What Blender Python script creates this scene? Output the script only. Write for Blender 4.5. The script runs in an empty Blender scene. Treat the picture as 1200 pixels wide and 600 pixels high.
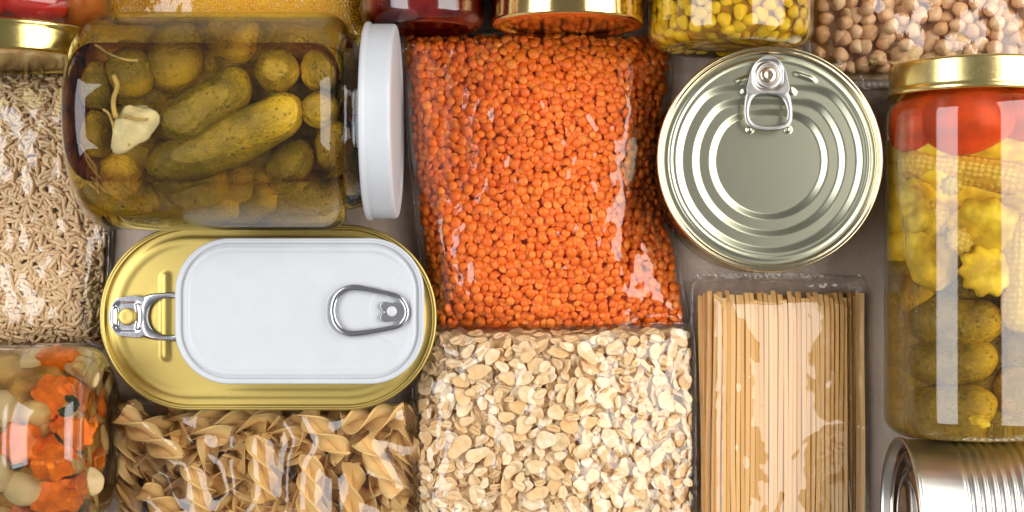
import bpy, bmesh, math, random
import numpy as np
from mathutils import Vector, Matrix

U = 0.0004            # metres per layout unit
CX, CY, D = 600.0, 350.0, 1850.0
rng = np.random.default_rng(7)
random.seed(7)
C = bpy.context.scene.collection
FL = np.diag([1.0, -1.0, 1.0])
ORG = {}

# ---------------------------------------------------------------- materials
class NT:
    def __init__(s, name):
        s.m = bpy.data.materials.new(name); s.m.use_nodes = True
        s.t = s.m.node_tree; s.t.nodes.clear()
        s.out = s.t.nodes.new('ShaderNodeOutputMaterial')
    def n(s, typ, ins=None, **props):
        nd = s.t.nodes.new('ShaderNode' + typ)
        for k, v in props.items(): setattr(nd, k, v)
        for k, v in (ins or {}).items():
            if isinstance(v, tuple) and len(v) == 2 and hasattr(v[0], 'outputs'):
                s.t.links.new(v[0].outputs[v[1]], nd.inputs[k])
            elif hasattr(v, 'outputs'): s.t.links.new(v.outputs[0], nd.inputs[k])
            else:
                if isinstance(v, (tuple, list)) and len(v) == 3 and nd.inputs[k].type == 'RGBA': v = (*v, 1)
                nd.inputs[k].default_value = v
        return nd
    def math(s, op, a, b=0.0, c=0.0, clamp=False):
        return s.n('Math', {0: a, 1: b, 2: c}, operation=op, use_clamp=clamp)
    def mix(s, f, a, b, blend='MIX'):
        nd = s.t.nodes.new('ShaderNodeMix'); nd.data_type = 'RGBA'; nd.blend_type = blend
        for i, v in ((0, f), (6, a), (7, b)):
            if isinstance(v, tuple) and len(v) == 2 and hasattr(v[0], 'outputs'): s.t.links.new(v[0].outputs[v[1]], nd.inputs[i])
            elif hasattr(v, 'outputs'):
                o = v.outputs[2] if v.bl_idname == 'ShaderNodeMix' else v.outputs[0]
                s.t.links.new(o, nd.inputs[i])
            else:
                if i > 0: v = (*v, 1)
                nd.inputs[i].default_value = v
        return nd
    def ramp(s, f, a, b, sm=True):
        return s.n('MapRange', {'Value': f, 'From Min': a, 'From Max': b}, interpolation_type='SMOOTHSTEP' if sm else 'LINEAR')
    def tex(s): return s.n('TexCoord')
    def noise(s, vec, scale, detail=3, rough=.55, dist=0):
        return s.n('TexNoise', {'Vector': vec, 'Scale': scale, 'Detail': detail, 'Roughness': rough, 'Distortion': dist})
    def done(s, sh, vol=None):
        s.t.links.new(sh.outputs[0], s.out.inputs[0])
        if vol: s.t.links.new(vol.outputs[0], s.out.inputs[1])
        return s.m

def o2(nd):   # colour output of a Mix node
    return (nd, 2) if nd.bl_idname == 'ShaderNodeMix' else (nd, 0)

def grain(name, cols, rough=.5, scale=600, bump=.15, sss=0.0, var=1.0, spec=.4, dark=None):
    """Small food pieces: colour varies from piece to piece and a little inside each."""
    t = NT(name); tc = t.tex()
    oi = t.n('ObjectInfo'); g = t.n('NewGeometry')
    r = t.math('FRACT', t.math('ADD', (oi, 'Random'), (g, 'Random Per Island')))
    cr = t.n('ValToRGB', {0: r})
    el = cr.color_ramp.elements
    while len(el) < len(cols): el.new(.5)
    for i, c in enumerate(cols):
        el[i].position = i / max(1, len(cols) - 1); el[i].color = (*c, 1)
    nz = t.noise((tc, 'Object'), scale, 3)
    f = t.ramp(nz, .42, .72)
    c2 = t.mix(t.math('MULTIPLY', f, .5 * var), cr, dark or tuple(x * .55 for x in cols[0]))
    b = t.n('Bump', {'Strength': bump, 'Distance': .0006, 'Height': nz})
    p = t.n('BsdfPrincipled', {'Base Color': o2(c2), 'Roughness': rough, 'Normal': b, 'Specular IOR Level': spec})
    if sss:
        p.inputs['Subsurface Weight'].default_value = sss
        p.inputs['Subsurface Radius'].default_value = (.5, .42, .34)
        p.inputs['Subsurface Scale'].default_value = .002
    return t.done(p)

def metal(name, col, rough=.3, scr=(900, 900, 900), amt=.05, var=.08, bump=.02, aniso=0):
    t = NT(name); tc = t.tex()
    mp = t.n('Mapping', {'Vector': (tc, 'Object'), 'Scale': scr})
    nz = t.noise(mp, 1.0, 4, .6)
    lo = t.noise((tc, 'Object'), 25, 2)
    c = t.mix(lo, tuple(x * (1 - var) for x in col), tuple(min(1, x * (1 + var)) for x in col))
    r = t.math('ADD', t.math('MULTIPLY', t.math('SUBTRACT', nz, .5), amt * 4), rough)
    b = t.n('Bump', {'Strength': bump * 5, 'Distance': .0001, 'Height': nz})
    return t.done(t.n('BsdfPrincipled', {'Base Color': o2(c), 'Metallic': 1, 'Roughness': r, 'Normal': b}))

def thin(name, tint, edge, gain=1.8, rough=.015, bump=0, bscale=60, haze=0.0):
    """Thin clear sheet (glass wall or plastic film): see-through plus Schlick reflection, darker where seen edge-on."""
    t = NT(name); tc = t.tex()
    nrm = None
    ins = {}
    if bump:
        nz = t.noise((tc, 'Object'), bscale, 3, .5, .4)
        nrm = t.n('Bump', {'Strength': bump, 'Distance': .002, 'Height': nz}); ins = {'Normal': nrm}
    lw = t.n('LayerWeight', dict(ins, Blend=.5))
    fc = (lw, 'Facing')
    sch = t.math('MULTIPLY', t.math('ADD', t.math('MULTIPLY', t.math('POWER', fc, 5.0), .96), .04), gain, clamp=True)
    col = t.mix(t.math('POWER', fc, 2.5), tint, edge)
    tr = t.n('BsdfTransparent', {'Color': o2(col)})
    gl = t.n('BsdfGlossy', dict(ins, Color=(1, 1, 1), Roughness=rough))
    s = t.n('MixShader', {0: sch, 1: tr, 2: gl})
    if haze:
        df = t.n('BsdfDiffuse', {'Color': (.9, .9, .9)})
        s = t.n('MixShader', {0: haze, 1: s, 2: df})
    return t.done(s)

def liquid(name, absorb, dens, tint=(1, 1, 1), ior=1.33, refract=True):
    t = NT(name)
    if refract:
        p = t.n('BsdfPrincipled', {'Base Color': tint, 'Roughness': 0, 'Transmission Weight': 1, 'IOR': ior})
    else:
        p = t.n('BsdfTransparent', {'Color': tint})
    v = t.n('VolumeAbsorption', {'Color': absorb, 'Density': dens})
    return t.done(p, v)

def plain(name, col, rough=.5, var=.06, scale=80, bump=.05, bscale=900, spec=.5, sss=0):
    t = NT(name); tc = t.tex()
    lo = t.noise((tc, 'Object'), scale, 4)
    c = t.mix(t.ramp(lo, .3, .7), tuple(x * (1 - var) for x in col), tuple(min(1, x * (1 + var)) for x in col))
    hi = t.noise((tc, 'Object'), bscale, 3)
    b = t.n('Bump', {'Strength': bump, 'Distance': .0005, 'Height': hi})
    p = t.n('BsdfPrincipled', {'Base Color': o2(c), 'Roughness': rough, 'Normal': b, 'Specular IOR Level': spec})
    if sss:
        p.inputs['Subsurface Weight'].default_value = sss
        p.inputs['Subsurface Scale'].default_value = .004
    return t.done(p)

def gherkin_mat(name, olive, mid, tip):
    t = NT(name); tc = t.tex()
    sp = t.n('SeparateXYZ', {0: (tc, 'Generated')})
    a = t.ramp((sp, 0), .72, 1.0)
    n1 = t.noise((tc, 'Object'), 45, 4, .6)
    n2 = t.noise((tc, 'Object'), 420, 3, .6)
    vo = t.n('TexVoronoi', {'Vector': (tc, 'Object'), 'Scale': 380})
    wart = t.ramp((vo, 'Distance'), .28, .08)
    c = t.mix(t.ramp(n1, .35, .68), olive, mid)
    c = t.mix(t.math('MULTIPLY', a, t.math('ADD', t.math('MULTIPLY', n1, .8), .35, clamp=True)), c, tip)
    c = t.mix(t.math('MULTIPLY', t.ramp(n2, .55, .75), .45), c, tuple(x * .45 for x in olive))
    msk = t.math('MULTIPLY', wart, t.ramp(t.noise((tc, 'Object'), 60, 2), .42, .58))
    c = t.mix(t.math('MULTIPLY', msk, .55), c, (.55, .42, .12))
    b = t.n('Bump', {'Strength': .9, 'Distance': .0018, 'Height': t.math('ADD', n2, t.math('MULTIPLY', msk, 1.2))})
    p = t.n('BsdfPrincipled', {'Base Color': o2(c), 'Roughness': .28, 'Normal': b, 'Specular IOR Level': .25,
                               'Subsurface Weight': .12, 'Subsurface Scale': .003, 'Subsurface Radius': (.6, .5, .3)})
    return t.done(p)

# ---------------------------------------------------------------- objects
def tag(o, label=None, cat=None, group=None, kind=None):
    if label: o['label'] = label
    if cat: o['category'] = cat
    if group: o['group'] = group
    if kind: o['kind'] = kind
    return o

def empty(name, org, label, cat, group=None):
    o = bpy.data.objects.new(name, None); C.objects.link(o)
    o.empty_display_size = .01
    o.location = ((org[0] - CX) * U, -(org[1] - CY) * U, org[2] * U)
    ORG[o.name] = tuple(org)
    return tag(o, label, cat, group)

def mesh(name, V, F, mat, smooth=True, recalc=False):
    V = np.asarray(V, float) @ FL * U
    me = bpy.data.meshes.new(name)
    me.from_pydata(V.tolist(), [], [tuple(f)[::-1] for f in F])
    if recalc:
        bm = bmesh.new(); bm.from_mesh(me); bmesh.ops.recalc_face_normals(bm, faces=bm.faces); bm.to_mesh(me); bm.free()
    me.polygons.foreach_set('use_smooth', [smooth] * len(me.polygons))
    me.materials.append(mat); me.update()
    return me

def mk(name, V, F, mat, parent=None, org=None, smooth=True, recalc=False, auto=None):
    """V in layout units (x right, y down, z up), absolute; org = the object's origin."""
    V = np.asarray(V, float)
    if org is None: org = ORG[parent.name] if parent else (V[:, 0].mean(), V[:, 1].mean(), V[:, 2].min())
    org = np.array(org, float)
    o = bpy.data.objects.new(name, mesh(name, V - org, F, mat, smooth, recalc)); C.objects.link(o)
    po = np.array(ORG[parent.name]) if parent else np.array([CX, CY, 0.])
    o.location = tuple((org - po) @ FL * U)
    if parent: o.parent = parent
    ORG[o.name] = tuple(org)
    if auto:
        m = o.modifiers.new('edges', 'EDGE_SPLIT'); m.split_angle = math.radians(auto)
    return o

def place(name, me, pos, R, parent=None):
    o = bpy.data.objects.new(name, me); C.objects.link(o)
    M = FL @ np.asarray(R) @ FL
    loc = (np.array(pos) - np.array([CX, CY, 0])) @ FL * U
    o.matrix_world = Matrix.Translation(Vector(loc)) @ Matrix(M.tolist()).to_4x4()
    return o

def at(px, py, z):          # layout point seen at photo position px, py when standing z high
    k = (D - z) / D
    return np.array([CX + (px - CX) * k, CY + (py - CY) * k, z])

# ---------------------------------------------------------------- shapes
def usphere(nu=12, nv=8):
    V = [(0, 0, 1)]; F = []
    for j in range(1, nv):
        a = math.pi * j / nv
        for i in range(nu):
            b = 2 * math.pi * i / nu
            V.append((math.sin(a) * math.cos(b), math.sin(a) * math.sin(b), math.cos(a)))
    V.append((0, 0, -1)); L = len(V) - 1
    for i in range(nu): F.append((0, 1 + i, 1 + (i + 1) % nu))
    for j in range(nv - 2):
        for i in range(nu):
            a = 1 + j * nu + i; b = 1 + j * nu + (i + 1) % nu
            F.append((a, a + nu, b + nu, b))
    for i in range(nu): F.append((L, L - nu + (i + 1) % nu, L - nu + i))
    return np.array(V, float), F

def grid_faces(n, m, wrap=False, off=0):
    F = []
    for i in range(n - 1):
        for j in range(m if wrap else m - 1):
            k = (j + 1) % m
            F.append((off + i * m + j, off + (i + 1) * m + j, off + (i + 1) * m + k, off + i * m + k))
    return F

def euler(ax, ay, az):
    return np.array(Matrix.Rotation(az, 3, 'Z') @ Matrix.Rotation(ay, 3, 'Y') @ Matrix.Rotation(ax, 3, 'X'))

def frame_from(d, up=(0, 0, 1)):
    d = np.array(d, float); d /= np.linalg.norm(d)
    u = np.array(up, float)
    if abs(d @ u) > .97: u = np.array([0, 1., 0])
    y = np.cross(u, d); y /= np.linalg.norm(y)
    return np.stack([d, y, np.cross(d, y)], 1)      # columns: local x, y, z

def lathe(prof, A, axis, seg=96, capA=False, capB=False):
    """prof: (t, r) along axis from A."""
    fr = frame_from(axis); V = []
    th = np.arange(seg) * 2 * np.pi / seg
    ring = np.stack([0 * th, np.cos(th), np.sin(th)], 1)
    for t, r in prof:
        V.append((ring * max(r, 1e-3) + np.array([t, 0, 0])) @ fr.T + np.array(A))
    V = np.concatenate(V); F = grid_faces(len(prof), seg, True)
    if capA: F.append(tuple(range(seg)))
    if capB: F.append(tuple(len(V) - seg + i for i in range(seg))[::-1])
    return V, F

def arc(cx, cy, r, a0, a1, n):
    return [(cx + r * math.cos(math.radians(a0 + (a1 - a0) * i / n)), cy + r * math.sin(math.radians(a0 + (a1 - a0) * i / n))) for i in range(n + 1)]

def hashn(ix, iy, seed):
    h = (ix.astype(np.int64) * 374761393 + iy.astype(np.int64) * 668265263 + seed * 69069) & 0x7fffffff
    h = (h ^ (h >> 13)) * 1274126177 & 0x7fffffff
    return ((h ^ (h >> 16)) & 0xffff) / 65535.0

def vn(x, y, seed=0):
    x = np.asarray(x, float); y = np.asarray(y, float)
    ix = np.floor(x); iy = np.floor(y); fx = x - ix; fy = y - iy
    fx = fx * fx * (3 - 2 * fx); fy = fy * fy * (3 - 2 * fy)
    a = hashn(ix, iy, seed); b = hashn(ix + 1, iy, seed); c = hashn(ix, iy + 1, seed); d = hashn(ix + 1, iy + 1, seed)
    return (a * (1 - fx) + b * fx) * (1 - fy) + (c * (1 - fx) + d * fx) * fy - .5

def fbm(x, y, seed=0, n=3):
    return sum(vn(x * 2 ** i, y * 2 ** i, seed + i) / 2 ** i for i in range(n))

def rr_outline(x0, y0, x1, y1, r, n=24, sq=2.0):
    """rounded rectangle, points and outward normals; sq > 2 squares the corners"""
    P = []; N = []
    for (cx, cy, a0) in ((x1 - r, y1 - r, 0), (x0 + r, y1 - r, 90), (x0 + r, y0 + r, 180), (x1 - r, y0 + r, 270)):
        for i in range(n + 1):
            a = math.radians(a0 + 90 * i / n)
            P.append((cx + r * math.cos(a), cy + r * math.sin(a))); N.append((math.cos(a), math.sin(a)))
    P = np.array(P); N = np.array(N)
    # add points along the straights
    Q = []; M = []
    for i in range(len(P)):
        j = (i + 1) % len(P); Q.append(P[i]); M.append(N[i])
        L = np.linalg.norm(P[j] - P[i])
        if L > 12:
            k = int(L // 8)
            for q in range(1, k):
                Q.append(P[i] + (P[j] - P[i]) * q / k); M.append(N[i])
    return np.array(Q), np.array(M)

def sweep(P, N, prof, closed=False):
    """prof: (inward offset, z)"""
    V = np.concatenate([np.c_[P - N * d, np.full(len(P), z)] for d, z in prof])
    F = grid_faces(len(prof), len(P), True)
    if closed:
        m = len(P); o = (len(prof) - 1) * m
        F += [(o + j, j, (j + 1) % m, o + (j + 1) % m) for j in range(m)]
    return V, F

def panel(P, N, inset, hfun, nr=60, z=0, center=None):
    Q = P - N * inset
    c = Q.mean(0) if center is None else np.array(center)
    V = []
    for i in range(1, nr + 1):
        s = i / nr
        V.append(c + (Q - c) * s)
    V = np.concatenate([[c]] + V)
    h = hfun(V[:, 0], V[:, 1])
    m = len(Q)
    F = [(0, 1 + j, 1 + (j + 1) % m) for j in range(m)] + grid_faces(nr, m, True, 1)
    return np.c_[V, z + h], F

def sd_rr(x, y, x0, y0, x1, y1, r):
    qx = np.abs(x - (x0 + x1) / 2) - (x1 - x0) / 2 + r; qy = np.abs(y - (y0 + y1) / 2) - (y1 - y0) / 2 + r
    return np.hypot(np.maximum(qx, 0), np.maximum(qy, 0)) + np.minimum(np.maximum(qx, qy), 0) - r

def bead(s, w, h): return h * np.exp(-(s / w) ** 4)
def step(s, w): return 1 / (1 + np.exp(np.clip(s / w, -30, 30)))

def tab_ring(outer, inner, h, z, n=10, flat=.75):
    """closed curled ring between two loops of equal count"""
    outer = np.array(outer); inner = np.array(inner); V = []
    for k in range(n):
        a = 2 * math.pi * k / n
        ca, sa = math.cos(a), math.sin(a)
        ca = math.copysign(abs(ca) ** flat, ca); sa = math.copysign(abs(sa) ** flat, sa)
        s = .5 - .5 * ca
        V.append(np.c_[outer * (1 - s) + inner * s, np.full(len(outer), z + h * sa)])
    V = np.concatenate(V); m = len(outer); F = []
    for k in range(n):
        for j in range(m):
            a = k * m + j; b = k * m + (j + 1) % m; c = ((k + 1) % n) * m + (j + 1) % m; d = ((k + 1) % n) * m + j
            F.append((a, b, c, d))
    return V, F

def resample(pts, n):
    pts = np.array(pts, float); Q = np.vstack([pts, pts[:1]])
    L = np.r_[0, np.cumsum(np.linalg.norm(np.diff(Q, axis=0), axis=1))]
    t = np.linspace(0, L[-1], n, endpoint=False)
    return np.c_[np.interp(t, L, Q[:, 0]), np.interp(t, L, Q[:, 1])]

def smooth_loop(pts, n=96, it=3):
    P = np.array(pts, float)
    for _ in range(it):
        nx = np.roll(P, -1, 0); P = np.stack([P * .75 + nx * .25, P * .25 + nx * .75], 1).reshape(-1, 2)
    return resample(P, n)

def align(outer, inner):
    """same start direction and winding"""
    c = inner.mean(0)
    def area(p): return np.sum(p[:, 0] * np.roll(p[:, 1], -1) - np.roll(p[:, 0], -1) * p[:, 1])
    if area(outer) * area(inner) < 0: inner = inner[::-1]
    n = len(outer)
    best = min(range(n), key=lambda k: np.sum((outer - np.roll(inner, -k, 0)) ** 2))
    return np.roll(inner, -best, 0)

def tube(pts, r, seg=10, closed=False, rz=None):
    pts = np.array(pts, float); n = len(pts); V = []
    for i in range(n):
        d = (pts[(i + 1) % n] - pts[i - 1]) if closed else (pts[min(i + 1, n - 1)] - pts[max(i - 1, 0)])
        fr = frame_from(d)
        for k in range(seg):
            a = 2 * math.pi * k / seg
            V.append(pts[i] + fr[:, 1] * math.cos(a) * r + fr[:, 2] * math.sin(a) * (rz or r))
    F = grid_faces(n, seg, True)
    if closed: F += [((n - 1) * seg + k, k, (k + 1) % seg, (n - 1) * seg + (k + 1) % seg) for k in range(seg)]
    else: F += [tuple(range(seg)), tuple((n - 1) * seg + k for k in range(seg))[::-1]]
    return np.array(V), F

# ---------------------------------------------------------------- table, camera, lights
def mat_table():
    t = NT('stone'); tc = t.tex()
    a = t.noise((tc, 'Object'), 9, 6, .6, .6); b = t.noise((tc, 'Object'), 160, 5, .65)
    c = t.mix(t.ramp(a, .3, .7), (.30, .21, .155), (.45, .335, .255))
    c = t.mix(t.math('MULTIPLY', t.ramp(b, .42, .66), .75), c, (.42, .34, .28))
    bp = t.n('Bump', {'Strength': .5, 'Distance': .001, 'Height': b})
    return t.done(t.n('BsdfPrincipled', {'Base Color': o2(c), 'Roughness': .6, 'Normal': bp}))

g = np.linspace(-2500, 3700, 9)
GX, GY = np.meshgrid(g, g, indexing='ij')
tb = mk('tabletop', np.c_[GX.ravel(), GY.ravel(), np.zeros(81)], grid_faces(9, 9), mat_table(), org=(600, 350, 0))
tag(tb, kind='structure')

sc = bpy.context.scene
cam = bpy.data.cameras.new('camera'); co = bpy.data.objects.new('camera', cam); C.objects.link(co)
co.location = (0, 0, D * U); cam.sensor_width = 36; cam.lens = 36 * D / 1200
cam.shift_y = 50 / 1200; cam.clip_start = .01; cam.clip_end = 20
sc.camera = co
w = bpy.data.worlds.new('World'); sc.world = w; w.use_nodes = True
wt = w.node_tree; bg = wt.nodes['Background']
tcw = wt.nodes.new('ShaderNodeTexCoord'); sx = wt.nodes.new('ShaderNodeSeparateXYZ')
mr = wt.nodes.new('ShaderNodeMapRange'); cr = wt.nodes.new('ShaderNodeValToRGB')
wt.links.new(tcw.outputs['Generated'], sx.inputs[0]); wt.links.new(sx.outputs[2], mr.inputs[0])
wt.links.new(mr.outputs[0], cr.inputs[0]); wt.links.new(cr.outputs[0], bg.inputs[0])
cr.color_ramp.elements[0].color = (.22, .21, .20, 1); cr.color_ramp.elements[1].color = (.17, .17, .175, 1)
bg.inputs[1].default_value = .95

def softbox(name, ang, dist, wd, ln, power, yoff=0, col=(1, 1, 1), el=0):
    L = bpy.data.lights.new(name, 'AREA'); L.shape = 'RECTANGLE'; L.size = wd; L.size_y = ln
    L.energy = power; L.color = col
    o = bpy.data.objects.new(name, L); C.objects.link(o)
    a = math.radians(ang)
    p = Vector((math.sin(a) * dist, yoff, math.cos(a) * dist)); o.location = p
    z = p.normalized(); x = Vector((0, 1, 0)).cross(z).normalized(); y = z.cross(x)
    o.matrix_world = Matrix.Translation(p) @ Matrix((x, y, z)).transposed().to_4x4()
    return o
softbox('softbox_right', 48, 1.15, .92, 1.4, 21, yoff=.14, col=(1, .985, .96))
softbox('softbox_left', -42, 1.15, .62, 1.3, 13.5, yoff=.05, col=(.93, .96, 1))

# ---------------------------------------------------------------- film bags and drop packing
CELL = 1.25
class Bag:
    def __init__(s, corners, H, w=46, crown=.25, nf=60, jit=.10, seed=1, wr=1.0, bulge=(0, 0, 0, 0), dents=(), tilt=(0, 0, 0)):
        """corners TL, TR, BR, BL; bulge of the top, right, bottom and left edge (outward)"""
        s.c = np.array(corners, float); s.H = H; s.bul = bulge; s.seed = seed; s.dents = dents
        P = s.edge_pts(48)
        x0, y0 = P.min(0) - 16; x1, y1 = P.max(0) + 16
        s.x0, s.y0 = x0, y0
        s.nx = int((x1 - x0) / CELL) + 2; s.ny = int((y1 - y0) / CELL) + 2
        X, Y = np.meshgrid(x0 + np.arange(s.nx) * CELL, y0 + np.arange(s.ny) * CELL, indexing='ij')
        s.X, s.Y = X, Y
        d = s.dist(X, Y, P); s.d = d
        prof = s.prof(d, w, crown)
        prof = prof - np.clip((X - tilt[0]) * tilt[1], 0, 60) * np.clip(d / 14, 0, 1) + tilt[2] * np.clip(d / w, 0, 1)
        prof = np.maximum(prof, 2 + np.clip(d, 0, 10))
        gx, gy = np.gradient(prof, CELL)
        r = np.random.default_rng(seed)
        F = np.full_like(prof, 1e9)
        ins = np.argwhere(d > 2)
        for k in range(nf):
            i, j = ins[r.integers(len(ins))]
            a = gx[i, j] + r.normal() * jit; b = gy[i, j] + r.normal() * jit
            F = np.minimum(F, prof[i, j] + 1.0 + a * (X - X[i, j]) + b * (Y - Y[i, j]))
        F = np.clip(F, prof * .72, prof + 10)
        F = blur(F, 1)
        z = F + wr * (1.6 * fbm(X / 38, Y / 38, seed + 5) - 1.8 * np.exp(-(vn(X / 30 + Y / 70, Y / 34 - X / 90, seed + 9) / .035) ** 2)
                      + .8 * fbm(X / 11, Y / 11, seed + 20))
        s.F = np.where(d > -2, np.maximum(z, 1.5), 1.5)
        s.F = np.where(d > 0, s.F, 1.5 + 1.5 * np.abs(fbm(X / 9, Y / 9, seed)) * 3)
    def edge_pts(s, n):
        c = s.c; out = []
        for k in range(4):
            a, b = c[k], c[(k + 1) % 4]; dd = b - a; nr = np.array([dd[1], -dd[0]]); nr /= np.linalg.norm(nr)
            for i in range(n):
                t = i / n
                p = a + dd * t + nr * (s.bul[k] * 4 * t * (1 - t) + 2.2 * vn(t * 7, k * 3.3, s.seed + 31) )
                for (ek, tc, wd, am) in s.dents:
                    if ek == k: p = p + nr * am * math.exp(-((t - tc) / wd) ** 2)
                out.append(p)
        P = np.array(out)
        for _ in range(3): P = (np.roll(P, 1, 0) + 2 * P + np.roll(P, -1, 0)) / 4
        return P
    def dist(s, X, Y, P):
        Q = np.roll(P, -1, 0); best = np.full(X.shape, 1e9); inside = np.zeros(X.shape, bool)
        for (ax, ay), (bx, by) in zip(P, Q):
            ex, ey = bx - ax, by - ay
            t = np.clip(((X - ax) * ex + (Y - ay) * ey) / (ex * ex + ey * ey), 0, 1)
            best = np.minimum(best, (X - ax - t * ex) ** 2 + (Y - ay - t * ey) ** 2)
            if abs(ey) > 1e-9:
                cr_ = ((ay > Y) != (by > Y)) & (X < ex * (Y - ay) / ey + ax); inside ^= cr_
        return np.where(inside, 1, -1) * np.sqrt(best)
    def prof(s, d, w, crown):
        q = np.clip(d / w, 0, 1)
        z = s.H * (1 - crown) * np.sqrt(1 - (1 - q) ** 2.2)
        q2 = np.clip(d / (s.d.max() if hasattr(s, 'd') else d.max()), 0, 1)
        return z + s.H * crown * np.sin(q2 * np.pi / 2) + 2
    def z(s, x, y):
        i = np.clip(((np.asarray(x) - s.x0) / CELL), 0, s.nx - 2); j = np.clip(((np.asarray(y) - s.y0) / CELL), 0, s.ny - 2)
        a = i.astype(int); b = j.astype(int); fx = i - a; fy = j - b
        return (s.F[a, b] * (1 - fx) + s.F[a + 1, b] * fx) * (1 - fy) + (s.F[a, b + 1] * (1 - fx) + s.F[a + 1, b + 1] * fx) * fy
    def film(s, root, mat, margin=3, res=2.6, lift=1.2, hug=2):
        P = s.edge_pts(48)
        # outward offset outline, then rings inwards by scaling towards a medial point
        cen = P.mean(0)
        t = np.roll(P, -1, 0) - np.roll(P, 1, 0); nr = np.stack([t[:, 1], -t[:, 0]], 1); nr /= np.linalg.norm(nr, axis=1)[:, None]
        if np.mean(np.sum(nr * (P - cen), 1)) < 0: nr = -nr
        Fz = blur(dil(s.F, hug), hug * 3 if hug < 6 else hug * 14) + lift
        old = s.F; s.F = Fz
        # grid patch by bilinear Coons on four sides
        n = len(P) // 4
        W = int(max(np.ptp(P[:, 0]) / res, 20)); Hh = int(max(np.ptp(P[:, 1]) / res, 20))
        mg = margin * (1 + .5 * np.array([vn(i * .21, 3.1, s.seed) for i in range(len(P))]) )
        Po = P + nr * mg[:, None]
        def side(Q, k, m):
            seg = np.array([Q[(k * n + i) % len(Q)] for i in range(n + 1)])
            return np.stack([np.interp(np.linspace(0, n, m), np.arange(n + 1), seg[:, c]) for c in (0, 1)], 1)
        top = side(Po, 0, W); rt = side(Po, 1, Hh); bt = side(Po, 2, W)[::-1]; lf = side(Po, 3, Hh)[::-1]
        u = np.linspace(0, 1, W)[:, None, None]; v = np.linspace(0, 1, Hh)[None, :, None]
        G = (1 - v) * top[:, None] + v * bt[:, None] + (1 - u) * lf[None] + u * rt[None] \
            - ((1 - u) * (1 - v) * top[0] + u * (1 - v) * top[-1] + (1 - u) * v * bt[0] + u * v * bt[-1])
        z = s.z(G[..., 0], G[..., 1])
        s.F = old
        V = np.c_[G.reshape(-1, 2), z.ravel()]
        F = grid_faces(W, Hh)
        B = V.copy(); B[:, 2] = .8
        o = len(V); F2 = [tuple(o + i for i in f)[::-1] for f in F]
        rim = [i * Hh for i in range(W)] + [(W - 1) * Hh + j for j in range(1, Hh)] + [i * Hh + Hh - 1 for i in range(W - 2, -1, -1)] + [j for j in range(Hh - 2, 0, -1)]
        F3 = [(rim[i], rim[(i + 1) % len(rim)], o + rim[(i + 1) % len(rim)], o + rim[i]) for i in range(len(rim))]
        return mk('film', np.r_[V, B], F + F2 + F3, mat, root)

def blur(a, it=1):
    for _ in range(it):
        p = np.pad(a, 1, mode='edge'); a = (p[:-2, 1:-1] + p[2:, 1:-1] + p[1:-1, :-2] + p[1:-1, 2:] + 2 * p[1:-1, 1:-1]) / 6
    return a
def dil(a, it=1):
    for _ in range(it):
        p = np.pad(a, 1, mode='edge'); a = np.maximum.reduce([p[:-2, 1:-1], p[2:, 1:-1], p[1:-1, :-2], p[1:-1, 2:], p[1:-1, 1:-1]])
    return a

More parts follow.
